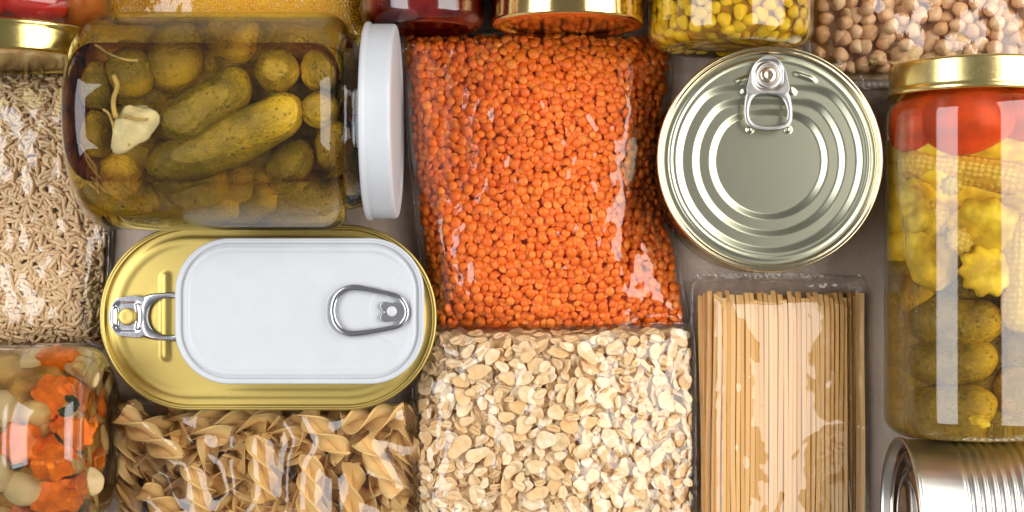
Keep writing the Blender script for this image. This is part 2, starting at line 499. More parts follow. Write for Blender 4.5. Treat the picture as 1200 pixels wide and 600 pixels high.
def drop(bag, temps, rot, n, depth, seed, view=(-12, 1212, -12, 612), tol=0.0, size=(.85, 1.15), qk=2.0, lmin=0, sp=None, below=4.0, dmin=-1):
    """Lets n pieces fall one by one on a height map under the film. Returns a list of (template, pos, R, scale, cells seen)."""
    r = np.random.default_rng(seed)
    hm = np.maximum(bag.F - depth, .5); own = np.full(hm.shape, -1)
    ins = np.argwhere((bag.d > 3) & (bag.X > view[0]) & (bag.X < view[1]) & (bag.Y > view[2]) & (bag.Y < view[3]))
    out = []
    if sp:      # a close-set first layer a little below the film, so that every gap shows pieces and not the mass below
        for gx_ in np.arange(bag.x0, bag.x0 + bag.nx * CELL, sp[0]):
            for gy_ in np.arange(bag.y0, bag.y0 + bag.ny * CELL, sp[1]):
                px, py = gx_ + r.normal() * sp[0] * .22, gy_ + r.normal() * sp[1] * .22
                i = int((px - bag.x0) / CELL); j = int((py - bag.y0) / CELL)
                if not (0 <= i < bag.nx and 0 <= j < bag.ny) or bag.d[i, j] < 3 or not (view[0] < px < view[1] and view[2] < py < view[3]): continue
                for _ in range(1 if dmin > -2 else 12):      # near an edge, turn the piece until it fits
                    ti = r.integers(len(temps)); sca = r.uniform(*size); R = rot(r); W = (temps[ti][0] * sca) @ R.T
                    a = np.rint((px + W[:, 0] - bag.x0) / CELL).astype(int); b = np.rint((py + W[:, 1] - bag.y0) / CELL).astype(int)
                    if a.min() >= 0 and b.min() >= 0 and a.max() < bag.nx and b.max() < bag.ny and bag.d[a, b].min() >= dmin: break
                if a.min() < 0 or b.min() < 0 or a.max() >= bag.nx or b.max() >= bag.ny or bag.d[a, b].min() < dmin: continue
                z0 = max(np.min(np.maximum(bag.F[a, b], lmin) - W[:, 2]) - below - r.random() * 2.5, .5 - W[:, 2].min())
                tz = z0 + W[:, 2]; up = tz > hm[a, b]
                np.maximum.at(hm, (a, b), tz); own[a[up], b[up]] = len(out)
                out.append([ti, np.array([px, py, z0]), R, sca, 0])
    for k in range(n):
        cand = ins[r.integers(0, len(ins), 6)]; q_ = np.argmax(bag.F[cand[:, 0], cand[:, 1]] - hm[cand[:, 0], cand[:, 1]] + r.random(6) * 3)
        i, j = cand[q_]
        if hm[i, j] > bag.F[i, j] - qk + tol: continue
        ti = r.integers(len(temps)); V = temps[ti][0]
        i2 = min(max(i, 3), hm.shape[0] - 4); j2 = min(max(j, 3), hm.shape[1] - 4)
        gx = (hm[i2 + 3, j2] - hm[i2 - 3, j2]) / (6 * CELL); gy = (hm[i2, j2 + 3] - hm[i2, j2 - 3]) / (6 * CELL)
        R0 = rot(r)
        gl = math.hypot(gx, gy)
        if gl > 1.2: gx *= 1.2 / gl; gy *= 1.2 / gl
        zc = np.array([-gx, -gy, 1.]); zc /= np.linalg.norm(zc)
        x_ = np.cross([0, 1, 0], zc); x_ /= np.linalg.norm(x_); T = np.stack([x_, np.cross(zc, x_), zc], 1)
        sca = r.uniform(*size); R = T @ R0
        W = (V * sca) @ R.T
        px = bag.X[i, j] + r.uniform(-.6, .6); py = bag.Y[i, j] + r.uniform(-.6, .6)
        a = np.rint((px + W[:, 0] - bag.x0) / CELL).astype(int); b = np.rint((py + W[:, 1] - bag.y0) / CELL).astype(int)
        if a.min() < 0 or b.min() < 0 or a.max() >= bag.nx or b.max() >= bag.ny: continue
        if bag.d[a, b].min() < min(dmin + 1, 0): continue
        z0 = np.max(hm[a, b] - W[:, 2])
        if np.max(z0 + W[:, 2] - np.maximum(bag.F[a, b], lmin)) > tol: continue
        tz = z0 + W[:, 2]; up = tz > hm[a, b]
        np.maximum.at(hm, (a, b), tz); own[a[up], b[up]] = len(out)
        out.append([ti, np.array([px, py, z0]), R, sca, 0])
    own2 = own.copy()
    for _ in range(2):   # close pin holes in the map of who is on top
        m = own2 < 0; own2[1:][m[1:]] = own2[:-1][m[1:]]
    inv = (bag.X > 2) & (bag.X < 1198) & (bag.Y > 2) & (bag.Y < 600)
    ids, cnt = np.unique(own2[inv & (own2 >= 0)], return_counts=True)
    for q, c_ in zip(ids, cnt): out[q][4] = int(c_)
    cov = float(np.mean(own2[tuple(ins.T)] >= 0))
    bag.F = np.maximum(bag.F, hm + .6)
    return out, hm

def build_pieces(bag, temps, pieces, mat, name, label, cat, group, bulk, bulk_label, bulk_cat, maxn=300, core=None, depth=8, root=None):
    order = sorted(range(len(pieces)), key=lambda q: -pieces[q][4])
    top = [q for q in order if pieces[q][4] > 0][:maxn]
    tops = set(top)
    mes = [mesh(name, V, F, mat) for V, F in temps]
    for q in top:
        ti, p, R, sca, _ = pieces[q]
        o = place(name, mes[ti], p, R); o.scale = (sca,) * 3
        tag(o, label, cat, group)
    if bulk is None: return
    Vs = []; Fs = []; off = 0
    for q in range(len(pieces)):
        if q in tops: continue
        ti, p, R, sca, _ = pieces[q]; V, F = temps[ti]
        Vs.append((V * sca) @ R.T + p); Fs += [tuple(i + off for i in f) for f in F]; off += len(V)
    if core is not False:     # the mass below the top layers
        st = 4; X = bag.X[::st, ::st]; Y = bag.Y[::st, ::st]; d = bag.d[::st, ::st]
        Z = np.where(d > 5, np.maximum(bag.F[::st, ::st] - depth - 7, .6), .6)
        nx, ny = X.shape; idx = -np.ones(nx * ny, int); keep = (d > 1).ravel(); idx[keep] = np.arange(keep.sum()) + off
        Vs.append(np.c_[X.ravel(), Y.ravel(), Z.ravel()][keep])
        Fs += [tuple(idx[i] for i in f) for f in grid_faces(nx, ny) if all(idx[i] >= 0 for i in f)]
    V = np.concatenate(Vs)
    o = mk(bulk, V, Fs, mat, org=(V[:, 0].mean(), V[:, 1].mean(), 0))
    tag(o, bulk_label, bulk_cat, kind='stuff')

FILM = thin('clear_film', (.985, .98, .97), (.93, .91, .88), gain=1.4, rough=.05, bump=.10, bscale=170)
SEAM = thin('film_seam', (.96, .95, .93), (.85, .83, .8), gain=1.6, rough=.12, bump=.4, bscale=300, haze=.02)

def bag_root(name, bag, label):
    c = bag.c.mean(0)
    return empty(name, (c[0], c[1], 0), label, 'food bag', 'clear plastic bags of dry food')

def seam(root, pts, wdt, z=2.5, seed=0):
    """a crimped welded strip along an edge"""
    pts = np.array(pts, float)
    L = np.r_[0, np.cumsum(np.linalg.norm(np.diff(pts, axis=0), axis=1))]
    n = int(L[-1] / 2) + 2; t = np.linspace(0, L[-1], n)
    Q = np.c_[np.interp(t, L, pts[:, 0]), np.interp(t, L, pts[:, 1])]
    zz = np.interp(t, L, pts[:, 2]) if pts.shape[1] > 2 else np.full(n, z)
    d = np.gradient(Q, axis=0); nr = np.stack([d[:, 1], -d[:, 0]], 1); nr /= np.linalg.norm(nr, axis=1)[:, None]
    V = []; m = 7
    for k in range(m):
        s_ = (k / (m - 1) - .5) * wdt
        V.append(np.c_[Q + nr * s_ + nr * (vn(t / 14, np.full(n, k * .3), seed) * 3)[:, None], zz + 1.4 * np.sin(t * .9 + k * .5) * (k / m) + 5 * vn(t / 17, np.full(n, 1.7), seed + 3)])
    return mk('seam', np.concatenate(V), grid_faces(m, n), SEAM, root)

# lentils --------------------------------------------------------------------
us, uf = usphere(14, 8)
def lentil(r=5.7, th=2.5):
    V = us.copy(); rr = np.hypot(V[:, 0], V[:, 1]); V[:, 2] = np.sign(V[:, 2]) * (1 - rr ** 2.0) ** .8 * th * np.where(V[:, 2] == 0, 0, 1) + 0 * rr
    V[:, :2] *= r; return V
LT = [(lentil(), uf), (lentil(5.2, 2.7), uf), (lentil(6.2, 2.5) * [1, .94, 1], uf)]
M_LENT = grain('lentil_skin', [(.86, .145, .004), (.92, .18, .006), (.95, .225, .010), (.88, .155, .004), (.97, .28, .03)], rough=.42, scale=500, bump=.1, sss=.35, var=.5, dark=(.6, .09, .01))
bl = Bag([(472, 44), (788, 45), (804, 382), (508, 385)], 66, w=40, seed=3, bulge=(3, -1, 3, 3), dents=((1, .46, .3, -22),), jit=.05, nf=36, tilt=(712, .21, 7), wr=.7)
pcs, hm = drop(bl, LT, lambda r: euler(r.normal() * .35, r.normal() * .35, r.uniform(0, 6.28)), 16000, 13, 5, tol=1.8, sp=(7.8, 7.8), below=2.2)
print('lentils', len(pcs))
build_pieces(bl, LT, pcs, M_LENT, 'lentil', 'small round orange split lentil in the clear bag of lentils', 'lentil', 'orange lentils in the clear bag',
             'lentil_filling', 'mass of small orange split lentils filling the clear bag left of the round tin', 'lentils', depth=10)
rt_ = bag_root('lentil_bag', bl, 'clear plastic bag full of orange lentils, between the white jar lid and the round tin')
bl.film(rt_, FILM, hug=5)
seam(rt_, [(520, 387, 6), (600, 389, 6), (700, 388, 6), (792, 385, 6)], 4, seed=2)

# rice -----------------------------------------------------------------------
us2, uf2 = usphere(8, 10)
def rice(l=8.0, w_=2.35, b=.7):
    V = us2[:, [2, 1, 0]].copy(); x_ = np.clip(np.abs(V[:, 0]), 0, .999); V[:, 1:] *= (np.sqrt(1 - x_ ** 3.5) / np.sqrt(1 - x_ ** 2))[:, None]
    V = V * [l, w_, w_ * .9]; V[:, 2] += b * (1 - (V[:, 0] / l) ** 2); return V
RT = [(rice(), [f[::-1] for f in uf2]), (rice(7.0, 2.3, .3), [f[::-1] for f in uf2]), (rice(8.8, 2.1, 1.1), [f[::-1] for f in uf2])]
def ricefull(V, l):  # extra points so that the height map feels the whole grain
    return V
M_RICE = grain('rice_grain', [(.70, .46, .24), (.76, .52, .285), (.82, .60, .36), (.72, .47, .24)], rough=.45, scale=700, bump=.08, sss=.3, var=.5, dark=(.68, .44, .24))
br = Bag([(-120, 88), (132, 86), (124, 404), (-120, 408)], 58, w=36, seed=8, bulge=(1, 2, 1, 0), jit=.1, nf=40, wr=.7)
pcs, hm = drop(br, RT, lambda r: euler(r.normal() * .3, r.normal() * .28, r.uniform(0, 6.28)), 12000, 10, 15, tol=1.5, sp=(5.4, 5), below=1.0, view=(-20, 140, 60, 420))
print('rice', len(pcs))
build_pieces(br, RT, pcs, M_RICE, 'rice_grain', 'long pale brown rice grain in the clear bag at the left edge', 'rice grain', 'rice grains in the clear bag',
             'rice_filling', 'mass of long pale brown rice grains filling the clear bag at the left edge', 'rice', depth=9)
rt_ = bag_root('rice_bag', br, 'clear plastic bag of pale brown rice at the left edge, under the gold lid')
br.film(rt_, FILM, hug=4, margin=3)
seam(rt_, [(128, 300, 8), (130, 360, 10), (124, 402, 8)], 6, seed=4)

# oats -----------------------------------------------------------------------
def flake(seed, a=11.0, b=8.2):
    n, m = 26, 6; V = [(0, 0, 0)]; r = np.random.default_rng(seed)
    ph = r.uniform(0, 6.28, 4); bend = r.uniform(-.03, .045); bx = r.uniform(-.02, .05)
    for j in range(1, m + 1):
        s = j / m
        for i in range(n):
            t = 2 * math.pi * i / n
            k = 1 + .08 * math.sin(2 * t + ph[0]) + .09 * math.sin(3 * t + ph[1]) + .05 * math.sin(5 * t + ph[2]) - .12 * math.exp(-((t - 3.14) / .3) ** 2)
            V.append((a * k * s * math.cos(t), b * k * s * math.sin(t), 0))
    V = np.array(V); n2 = len(V)
    z = bend * V[:, 1] ** 2 + bx * V[:, 0] ** 2 * .4 + .35 * np.sin(V[:, 0] * .7 + ph[3]) - 1.3 * np.exp(-(V[:, 1] / 1.3) ** 2) * np.clip(1.6 - np.abs(V[:, 0]) / a * 1.8, 0, 1)
    th = .55 * (1 - .5 * (np.hypot(V[:, 0] / a, V[:, 1] / b)) ** 4)
    T = V.copy(); T[:, 2] = z + th; B = V.copy(); B[:, 2] = z - th
    F = [(0, 1 + i, 1 + (i + 1) % n) for i in range(n)] + grid_faces(m, n, True, 1)
    FB = [tuple(n2 + i for i in f)[::-1] for f in F]
    e = 1 + (m - 1) * n
    FR = [(e + i, n2 + e + i, n2 + e + (i + 1) % n, e + (i + 1) % n) for i in range(n)]
    return np.r_[T, B], F + FB + FR
OT = [flake(i, a, b) for i, (a, b) in enumerate([(11, 7.6), (9.5, 6.4), (12.5, 7.4), (8, 5), (10.5, 8.2), (7, 4.2), (11.5, 6.6), (12, 8.2), (9, 7.2)])]
M_OAT = grain('oat_flake', [(.78, .52, .27), (.84, .60, .34), (.88, .68, .43), (.80, .52, .25), (.86, .62, .35), (.90, .74, .52)], rough=.62, scale=190, bump=.5, sss=.3, var=1.0, dark=(.78, .42, .14), spec=.25)
bo = Bag([(492, 383), (809, 381), (811, 700), (490, 700)], 72, w=34, seed=12, bulge=(0, 1, 0, 4), dents=((3, .96, .07, -12),), jit=.07, nf=36, tilt=(690, .18, 6), wr=.8)
pcs, hm = drop(bo, OT, lambda r: euler(r.normal() * .3, r.normal() * .3, r.uniform(0, 6.28)), 9000, 19, 25, view=(480, 820, 360, 640), size=(.95, 1.3), tol=6, sp=(10.5, 9.5), below=2)
print('oats', len(pcs))
build_pieces(bo, OT, pcs, M_OAT, 'oat_flake', 'flat pale rolled oat flake in the clear bag below the lentils', 'oat flake', 'oat flakes in the clear bag',
             'oat_filling', 'mass of pale rolled oat flakes filling the clear bag below the lentils', 'oats', depth=12)
rt_ = bag_root('oat_bag', bo, 'clear plastic bag of pale rolled oats below the bag of orange lentils')
bo.film(rt_, FILM, hug=5, margin=3)
seam(rt_, [(813, 394, 10), (814, 450, 14), (814, 560, 14), (813, 690, 14)], 4, seed=6)

# chickpeas ------------------------------------------------------------------
us3, uf3 = usphere(20, 14)
def chick(seed):
    V = us3.copy(); r = np.random.default_rng(seed)
    p = r.uniform(0, 9, 3)
    k = 1 + .07 * np.sin(3 * V[:, 0] + p[0]) * np.cos(2.5 * V[:, 1] + p[1]) + .05 * np.sin(5 * V[:, 2] + p[2])
    k -= .16 * np.exp(-((V[:, 1]) / .16) ** 2) * np.clip(V[:, 0], 0, 1) ** 1.5        # the seam
    V = V * k[:, None]; pk = np.exp(-((V[:, 0] - 1) ** 2 + V[:, 1] ** 2 + (V[:, 2] - .1) ** 2) / .06)
    V[:, 0] += .22 * pk
    return V * [10.4, 9.6, 9.3]
CT = [(chick(i), uf3) for i in range(5)]
M_CHICK = grain('chickpea_skin', [(.66, .36, .16), (.76, .46, .23), (.82, .54, .30), (.62, .32, .13)], rough=.5, scale=300, bump=.3, sss=.1, var=.8, dark=(.40, .19, .08))
bc = Bag([(940, -140), (1300, -140), (1300, 100), (952, 98)], 62, w=36, seed=19, bulge=(0, 0, 0, 3), jit=.22, nf=60, wr=1.4)
pcs, hm = drop(bc, CT, lambda r: euler(r.uniform(0, 6.28), r.uniform(0, 6.28), r.uniform(0, 6.28)), 4000, 36, 35, view=(930, 1240, -60, 110), tol=5, lmin=24, sp=(18, 18), below=7)
print('chickpeas', len(pcs))
build_pieces(bc, CT, pcs, M_CHICK, 'chickpea', 'round dry tan chickpea in the clear bag above the round tin', 'chickpea', 'chickpeas in the clear bag',
             'chickpea_filling', 'rest of the tan chickpeas filling the clear bag in the top right corner', 'chickpeas', depth=22)
rt_ = bag_root('chickpea_bag', bc, 'clear plastic bag of round tan chickpeas in the top right corner')
FILM2 = thin('crisp_film', (.98, .975, .965), (.95, .93, .9), gain=1.6, rough=.06, bump=.22, bscale=120)
bc.film(rt_, FILM2, hug=7, margin=3)
seam(rt_, [(960, 101, 4), (1050, 102, 6), (1200, 102, 6), (1296, 102, 6)], 8, seed=9)

# corn grits -----------------------------------------------------------------
us4, uf4 = usphere(5, 4)
GT = [(us4 * [1.5, 1.2, 1.0], uf4), (us4 * [1.1, 1.0, .9], uf4), (us4 * [1.7, 1.1, 1.0], uf4)]
M_GRIT = grain('corn_grit', [(.95, .46, .006), (.97, .56, .015), (.98, .66, .07), (.96, .50, .008), (.99, .82, .40)], rough=.45, scale=900, bump=.05, sss=.1, var=.3, dark=(.9, .45, .01))
bg_ = Bag([(118, -120), (432, -120), (440, 88), (126, 84)], 70, w=40, seed=23, bulge=(0, 0, 0, 0), jit=.08, nf=40)
pcs, hm = drop(bg_, GT, lambda r: euler(r.normal(), r.normal(), r.uniform(0, 6.28)), 22000, 4, 45, view=(110, 450, -30, 60), size=(.8, 1.3), tol=.5)
print('grits', len(pcs))
build_pieces(bg_, GT, pcs, M_GRIT, 'corn_grit', 'yellow corn grit', 'corn', 'corn grits', 'corn_grits', 'fine bright yellow corn grits filling the clear bag behind the gherkin jar', 'corn grits', maxn=0, depth=4)
rt_ = bag_root('grits_bag', bg_, 'clear plastic bag of yellow corn grits behind the gherkin jar')
bg_.film(rt_, FILM, margin=3)

# fusilli --------------------------------------------------------------------
def fusillo(seed, L=96, R=18.5, turns=.85):
    r = np.random.default_rng(seed); n = 64; V = []; F = []
    L *= r.uniform(.85, 1.1); bend = r.uniform(-.0012, .0012); tw = turns * r.uniform(.85, 1.1)
    off = 0
    for bld in range(3):
        m = 7; ph = bld * 2 * math.pi / 3
        G = np.zeros((n, m, 2, 3))
        for i in range(n):
            t = i / (n - 1); x = (t - .5) * L; a0 = ph + tw * 2 * math.pi * t
            for j in range(m):
                s = j / (m - 1); rr = 1.0 + (R - 1.0) * s * (1 + .05 * math.sin(9 * t + ph))
                a = a0 + .75 * s ** 2           # blades curl
                tv = 1.5 * (1 - .35 * s)
                for q, sg in enumerate((1, -1)):
                    y = rr * math.cos(a) - sg * tv * math.sin(a); z = rr * math.sin(a) + sg * tv * math.cos(a)
                    G[i, j, q] = (x + 1.5 * sg * s, y, z + bend * x * x)
        V.append(G.reshape(-1, 3))
        def id_(i, j, q): return off + (i * m + j) * 2 + q
        for i in range(n - 1):
            for j in range(m - 1):
                F.append((id_(i, j, 0), id_(i, j + 1, 0), id_(i + 1, j + 1, 0), id_(i + 1, j, 0)))
                F.append((id_(i, j, 1), id_(i + 1, j, 1), id_(i + 1, j + 1, 1), id_(i, j + 1, 1)))
            F.append((id_(i, m - 1, 0), id_(i, m - 1, 1), id_(i + 1, m - 1, 1), id_(i + 1, m - 1, 0)))
        for i in (0, n - 1):
            for j in range(m - 1): F.append((id_(i, j, 0), id_(i, j, 1), id_(i, j + 1, 1), id_(i, j + 1, 0)))
        off += n * m * 2
    return np.concatenate(V), F
FT = [fusillo(i) for i in range(6)]
def pasta_mat(name, c0, c1, spots=.25, rough=.5):
    t = NT(name); tc = t.tex(); oi = t.n('ObjectInfo')
    a = t.mix((oi, 'Random'), c0, c1)
    nz = t.noise((tc, 'Object'), 700, 3, .7)
    c = t.mix(t.math('MULTIPLY', t.ramp(nz, .56, .72), spots), a, tuple(x * .5 for x in c0))
    b = t.n('Bump', {'Strength': .2, 'Distance': .0003, 'Height': nz})
    return t.done(t.n('BsdfPrincipled', {'Base Color': o2(c), 'Roughness': rough, 'Specular IOR Level': .3, 'Normal': b, 'Subsurface Weight': .3, 'Subsurface Scale': .002, 'Subsurface Radius': (.6, .5, .4)}))
M_FUS = pasta_mat('wholewheat_pasta', (.66, .385, .125), (.77, .49, .19), spots=.15, rough=.65)
bf = Bag([(144, 472), (492, 471), (489, 720), (143, 720)], 50, w=12, seed=31, bulge=(0, 2, 0, 2), jit=.12, nf=44)
pcs, hm = drop(bf, FT, lambda r: euler(r.uniform(0, 6.28), r.normal() * .12, r.uniform(0, 6.28)), 3000, 60, 57, view=(140, 496, 455, 715), dmin=-7, tol=24, size=(.74, .96), lmin=48, sp=(34, 22), below=7)
print('fusilli', len(pcs))
build_pieces(bf, FT, pcs, M_FUS, 'fusilli_pasta', 'twisted light brown fusilli piece in the bag below the gold tin', 'pasta', 'fusilli in the clear bag', None, None, None)
rt_ = bag_root('fusilli_bag', bf, 'clear plastic bag of twisted light brown fusilli below the gold oval tin')
bf.film(rt_, FILM, hug=9, margin=2, lift=-2)
seam(rt_, [(148, 480, 8), (146, 560, 8), (146, 690, 8)], 6, seed=12)

# linguine -------------------------------------------------------------------
bn = Bag([(813, 329), (1013, 328), (1014, 700), (815, 700)], 64, w=30, seed=41, bulge=(1, 1, 0, 2), jit=.12, nf=22, wr=.75, crown=.2, tilt=(850, .27, 14))
M_LIN = pasta_mat('wholewheat_linguine', (.68, .37, .12), (.82, .50, .21), spots=.1)
r = np.random.default_rng(77)
for lay in range(3):
    x = 820 + lay * 2.5
    while x < 1012 - lay * 2:
        wd = r.uniform(4.6, 5.9)
        y0 = 347 + r.uniform(-7, 5) + lay * 2; ys = np.linspace(y0, 690, 26)
        xs = x + 2.2 * vn(ys / 130, np.full(26, x * .31), 5) + (r.normal() * .6) * (ys - 500) / 170
        zc = np.array([min(bn.z(a, b), 70) for a, b in zip(xs, np.clip(ys, 372, 660))])
        zc = np.minimum(np.convolve(np.pad(zc, 4, mode='edge'), np.ones(9) / 9, 'valid'), bn.z(xs, ys)) - 4.0 - lay * 5.5 + r.uniform(-1.2, 0)
        dip = np.clip((bn.z(xs, ys) - 3.4) - zc, -30, 0); zc = np.maximum(zc + dip, 3 + (2 - lay) * 3)
        V = []; cs = [(-.5, -.35), (-.4, -.5), (.4, -.5), (.5, -.35), (.5, .35), (.4, .5), (-.4, .5), (-.5, .35)]
        tl = r.normal() * .12
        for i in range(26):
            for (u_, v_) in cs:
                V.append((xs[i] + u_ * wd, ys[i], zc[i] + v_ * 3.6 + u_ * wd * tl))
        F = grid_faces(26, 8, True) + [tuple(range(8)), tuple(25 * 8 + k for k in range(8))[::-1]]
        o = mk('linguine_strand', V, F, M_LIN, org=(x, 500, zc.mean()), smooth=False, recalc=True)
        tag(o, 'flat light brown linguine strand in the clear bag below the round tin', 'pasta', 'linguine strands in the clear bag')
        x += wd + r.uniform(.0, .45)
rt_ = bag_root('linguine_bag', bn, 'glossy clear bag of straight light brown linguine below the round tin')
FILM3 = thin('glossy_film', (.98, .97, .955), (.96, .94, .92), gain=1.15, rough=.035, bump=.04, bscale=60)
bn.film(rt_, FILM3, margin=3, lift=2)
seam(rt_, [(813, 325, 3), (870, 324, 5), (950, 324, 5), (1012, 325, 3)], 6, seed=15)

# ---------------------------------------------------------------- jars
GLASS = thin('jar_glass', (.98, .985, .97), (.6, .6, .48), gain=1.05, rough=.015)
def gold(name, rough=.25): return metal(name, (.83, .66, .27), rough=rough, scr=(500, 500, 500), amt=.03, var=.05)
GOLD = gold('gold_lacquer')
GOLD2 = metal('gold_tin', (.62, .465, .14), rough=.46, scr=(3000, 500, 900), amt=.05, var=.04, bump=.06)
WHITE = plain('white_enamel', (.53, .54, .555), rough=.35, var=.02, bump=.01)
COMP = plain('lid_seal', (.55, .42, .25), rough=.5)

def lid(root, A, ax, r, h, mat, name='lid', disc=True):
    """A = centre of the outer face, ax points from the outer face towards the jar."""
    prof = [(1.5, 0), (1.5, r * .55), (1.5, r * .80), (2.2, r * .83), (.6, r * .86), (0, r * .90)] + [(3.5 + 3.5 * math.sin(math.radians(a)), r * .955 + r * .045 * math.cos(math.radians(a))) for a in (-90, -60, -30, 0)]
    prof += [(5, r * 1.0), (h * .72, r * 1.0), (h * .78, r * .995), (h * .86, r * 1.022), (h * .95, r * 1.022), (h, r * 1.0), (h - 1, r * .97), (h * .4, r * .965)]
    V, F = lathe(prof, A, ax, 128)
    return mk(name, V, F, mat, root, recalc=False)

def jar_body(root, A, ax, prof, mat=None):
    V, F = lathe(prof, A, ax, 160)
    return mk('glass', V, F, mat or GLASS, root)

def brine(root, A, ax, prof, mat, zcut=None, name='brine', inset=3.5, seg=128):
    """closed body of liquid inside the glass, flat on top where zcut is given"""
    p = [(t, max(r - inset, .5)) for t, r in prof]
    V, F = lathe(p, A, ax, seg, True, True)
    if zcut is not None:
        o = mk(name, V, F, mat, root, recalc=True)
        bm = bmesh.new(); bm.from_mesh(o.data)
        zz = (zcut - ORG[root.name][2]) * U
        res = bmesh.ops.bisect_plane(bm, geom=bm.verts[:] + bm.edges[:] + bm.faces[:], plane_co=(0, 0, zz), plane_no=(0, 0, 1), clear_outer=True)
        ed = [e for e in bm.edges if e.is_boundary]
        fl = bmesh.ops.contextual_create(bm, geom=ed)
        bmesh.ops.recalc_face_normals(bm, faces=bm.faces)
        for f in bm.faces: f.smooth = abs(f.normal.z) < .999 or f.calc_center_median().z < zz - 1e-5
        bm.to_mesh(o.data); bm.free()
        m = o.modifiers.new('edges', 'EDGE_SPLIT'); m.split_angle = math.radians(25)
        return o
    return mk(name, V, F, mat, root, recalc=True, auto=50)

G1 = gherkin_mat('gherkin_olive', (.175, .108, .006), (.39, .232, .010), (.72, .42, .02))
G2 = gherkin_mat('gherkin_yellow', (.28, .16, .008), (.54, .31, .014), (.88, .52, .03))
def gherkin(name, A, B, r, mat, label, group, seed=0, bend=.1, flat=1.0):
    A = np.array(A, float); B = np.array(B, float); L = np.linalg.norm(B - A) + 1e-6
    n, m = 44, 36; rn = np.random.default_rng(seed); V = []
    ph = rn.uniform(0, 6.28, 4)
    for i in range(n + 1):
        t = i / n; s = 2 * t - 1
        x = L / 2 * math.sin(s * math.pi / 2) if L > 2.2 * r else L / 2 * math.sin(s * math.pi / 2)
        q = abs(x) / (L / 2)
        e = 1 - max(0, (q * L / 2 - (L / 2 - r * 1.05)) / (r * 1.05)) ** 2.2 if L > 2.1 * r else 1 - q ** 2.2
        rr = r * math.sqrt(max(e, 0)) * (1 - .07 * s) * (1 - .16 * q ** 3)
        yb = bend * r * 2 * (1 - q * q)
        for j in range(m):
            a = 2 * math.pi * j / m
            k = 1 + .045 * math.cos(3 * a + ph[0]) + .03 * math.sin(x * 6.5 / L * 2 + ph[1] + 2 * a) + .035 * fbm(np.array(j / m * 9. if j else 0.), np.array(x / 11.), seed, 2) * math.sin(a / 2) ** .5
            V.append((x, yb + rr * k * math.cos(a), rr * k * math.sin(a) * flat))
    F = grid_faces(n + 1, m, True) + [tuple(range(m)), tuple(n * m + k for k in range(m))[::-1]]
    fr = frame_from(B - A)
    V = np.array(V)
    me = mesh(name, V, F, mat, recalc=True)
    o = place(name, me, (A + B) / 2, fr)
    return tag(o, label, 'gherkin', group)

# --- gherkin jar
pj_c = at(0, 143, 118); YJ = pj_c[1]; RJ = 119.0; ZJ = 119.5
xb, xl = 131.0, 475.0
rj = empty('gherkin_jar', (300, YJ, 0), 'wide glass jar of gherkins lying on its side with a white lid', 'jar')
prof = [(8, 0.5), (7, 50), (3, 78)] + [(0, 86)] + arc(34, RJ - 34, 34, 190, 270, 1)[:0] + \
    [(34 - 34 * math.cos(math.radians(a)), RJ - 34 + 34 * math.sin(math.radians(a))) for a in range(5, 91, 7)]
Lb = xl - 30 - xb      # to where the neck starts
prof += [(90, RJ), (Lb - 52, RJ)] + [(Lb - 52 + 30 * math.sin(math.radians(a)), RJ - 26 + 26 * math.cos(math.radians(a))) for a in range(10, 81, 10)]
prof += [(Lb - 17, 95), (Lb - 12, 93.5), (Lb - 8, 94.5), (Lb - 5, 97), (Lb - 2, 97), (Lb, 95), (Lb + 22, 95)]
jar_body(rj, (xb, YJ, ZJ), (1, 0, 0), prof)
lid(rj, (xl, YJ, ZJ), (-1, 0, 0), 106, 34, WHITE)
BR1 = liquid('pickle_brine', (.90, .72, .12), 13)
brine(rj, (xb, YJ, ZJ), (1, 0, 0), prof, BR1, zcut=ZJ + 90)
GG = 'gherkins in the jar with the white lid'
def PG(px, py, k, r_):   # a point inside the jar: k = 1 touches the upper wall
    y = YJ + (py - 143) * .93
    dy = y - YJ; lim = max(RJ - 6 - r_, 1); dy = max(-lim, min(lim, dy))
    z = ZJ + k * math.sqrt(max(lim * lim - dy * dy, 0))
    p = at(px, py, z); return np.array([p[0], YJ + dy, z])
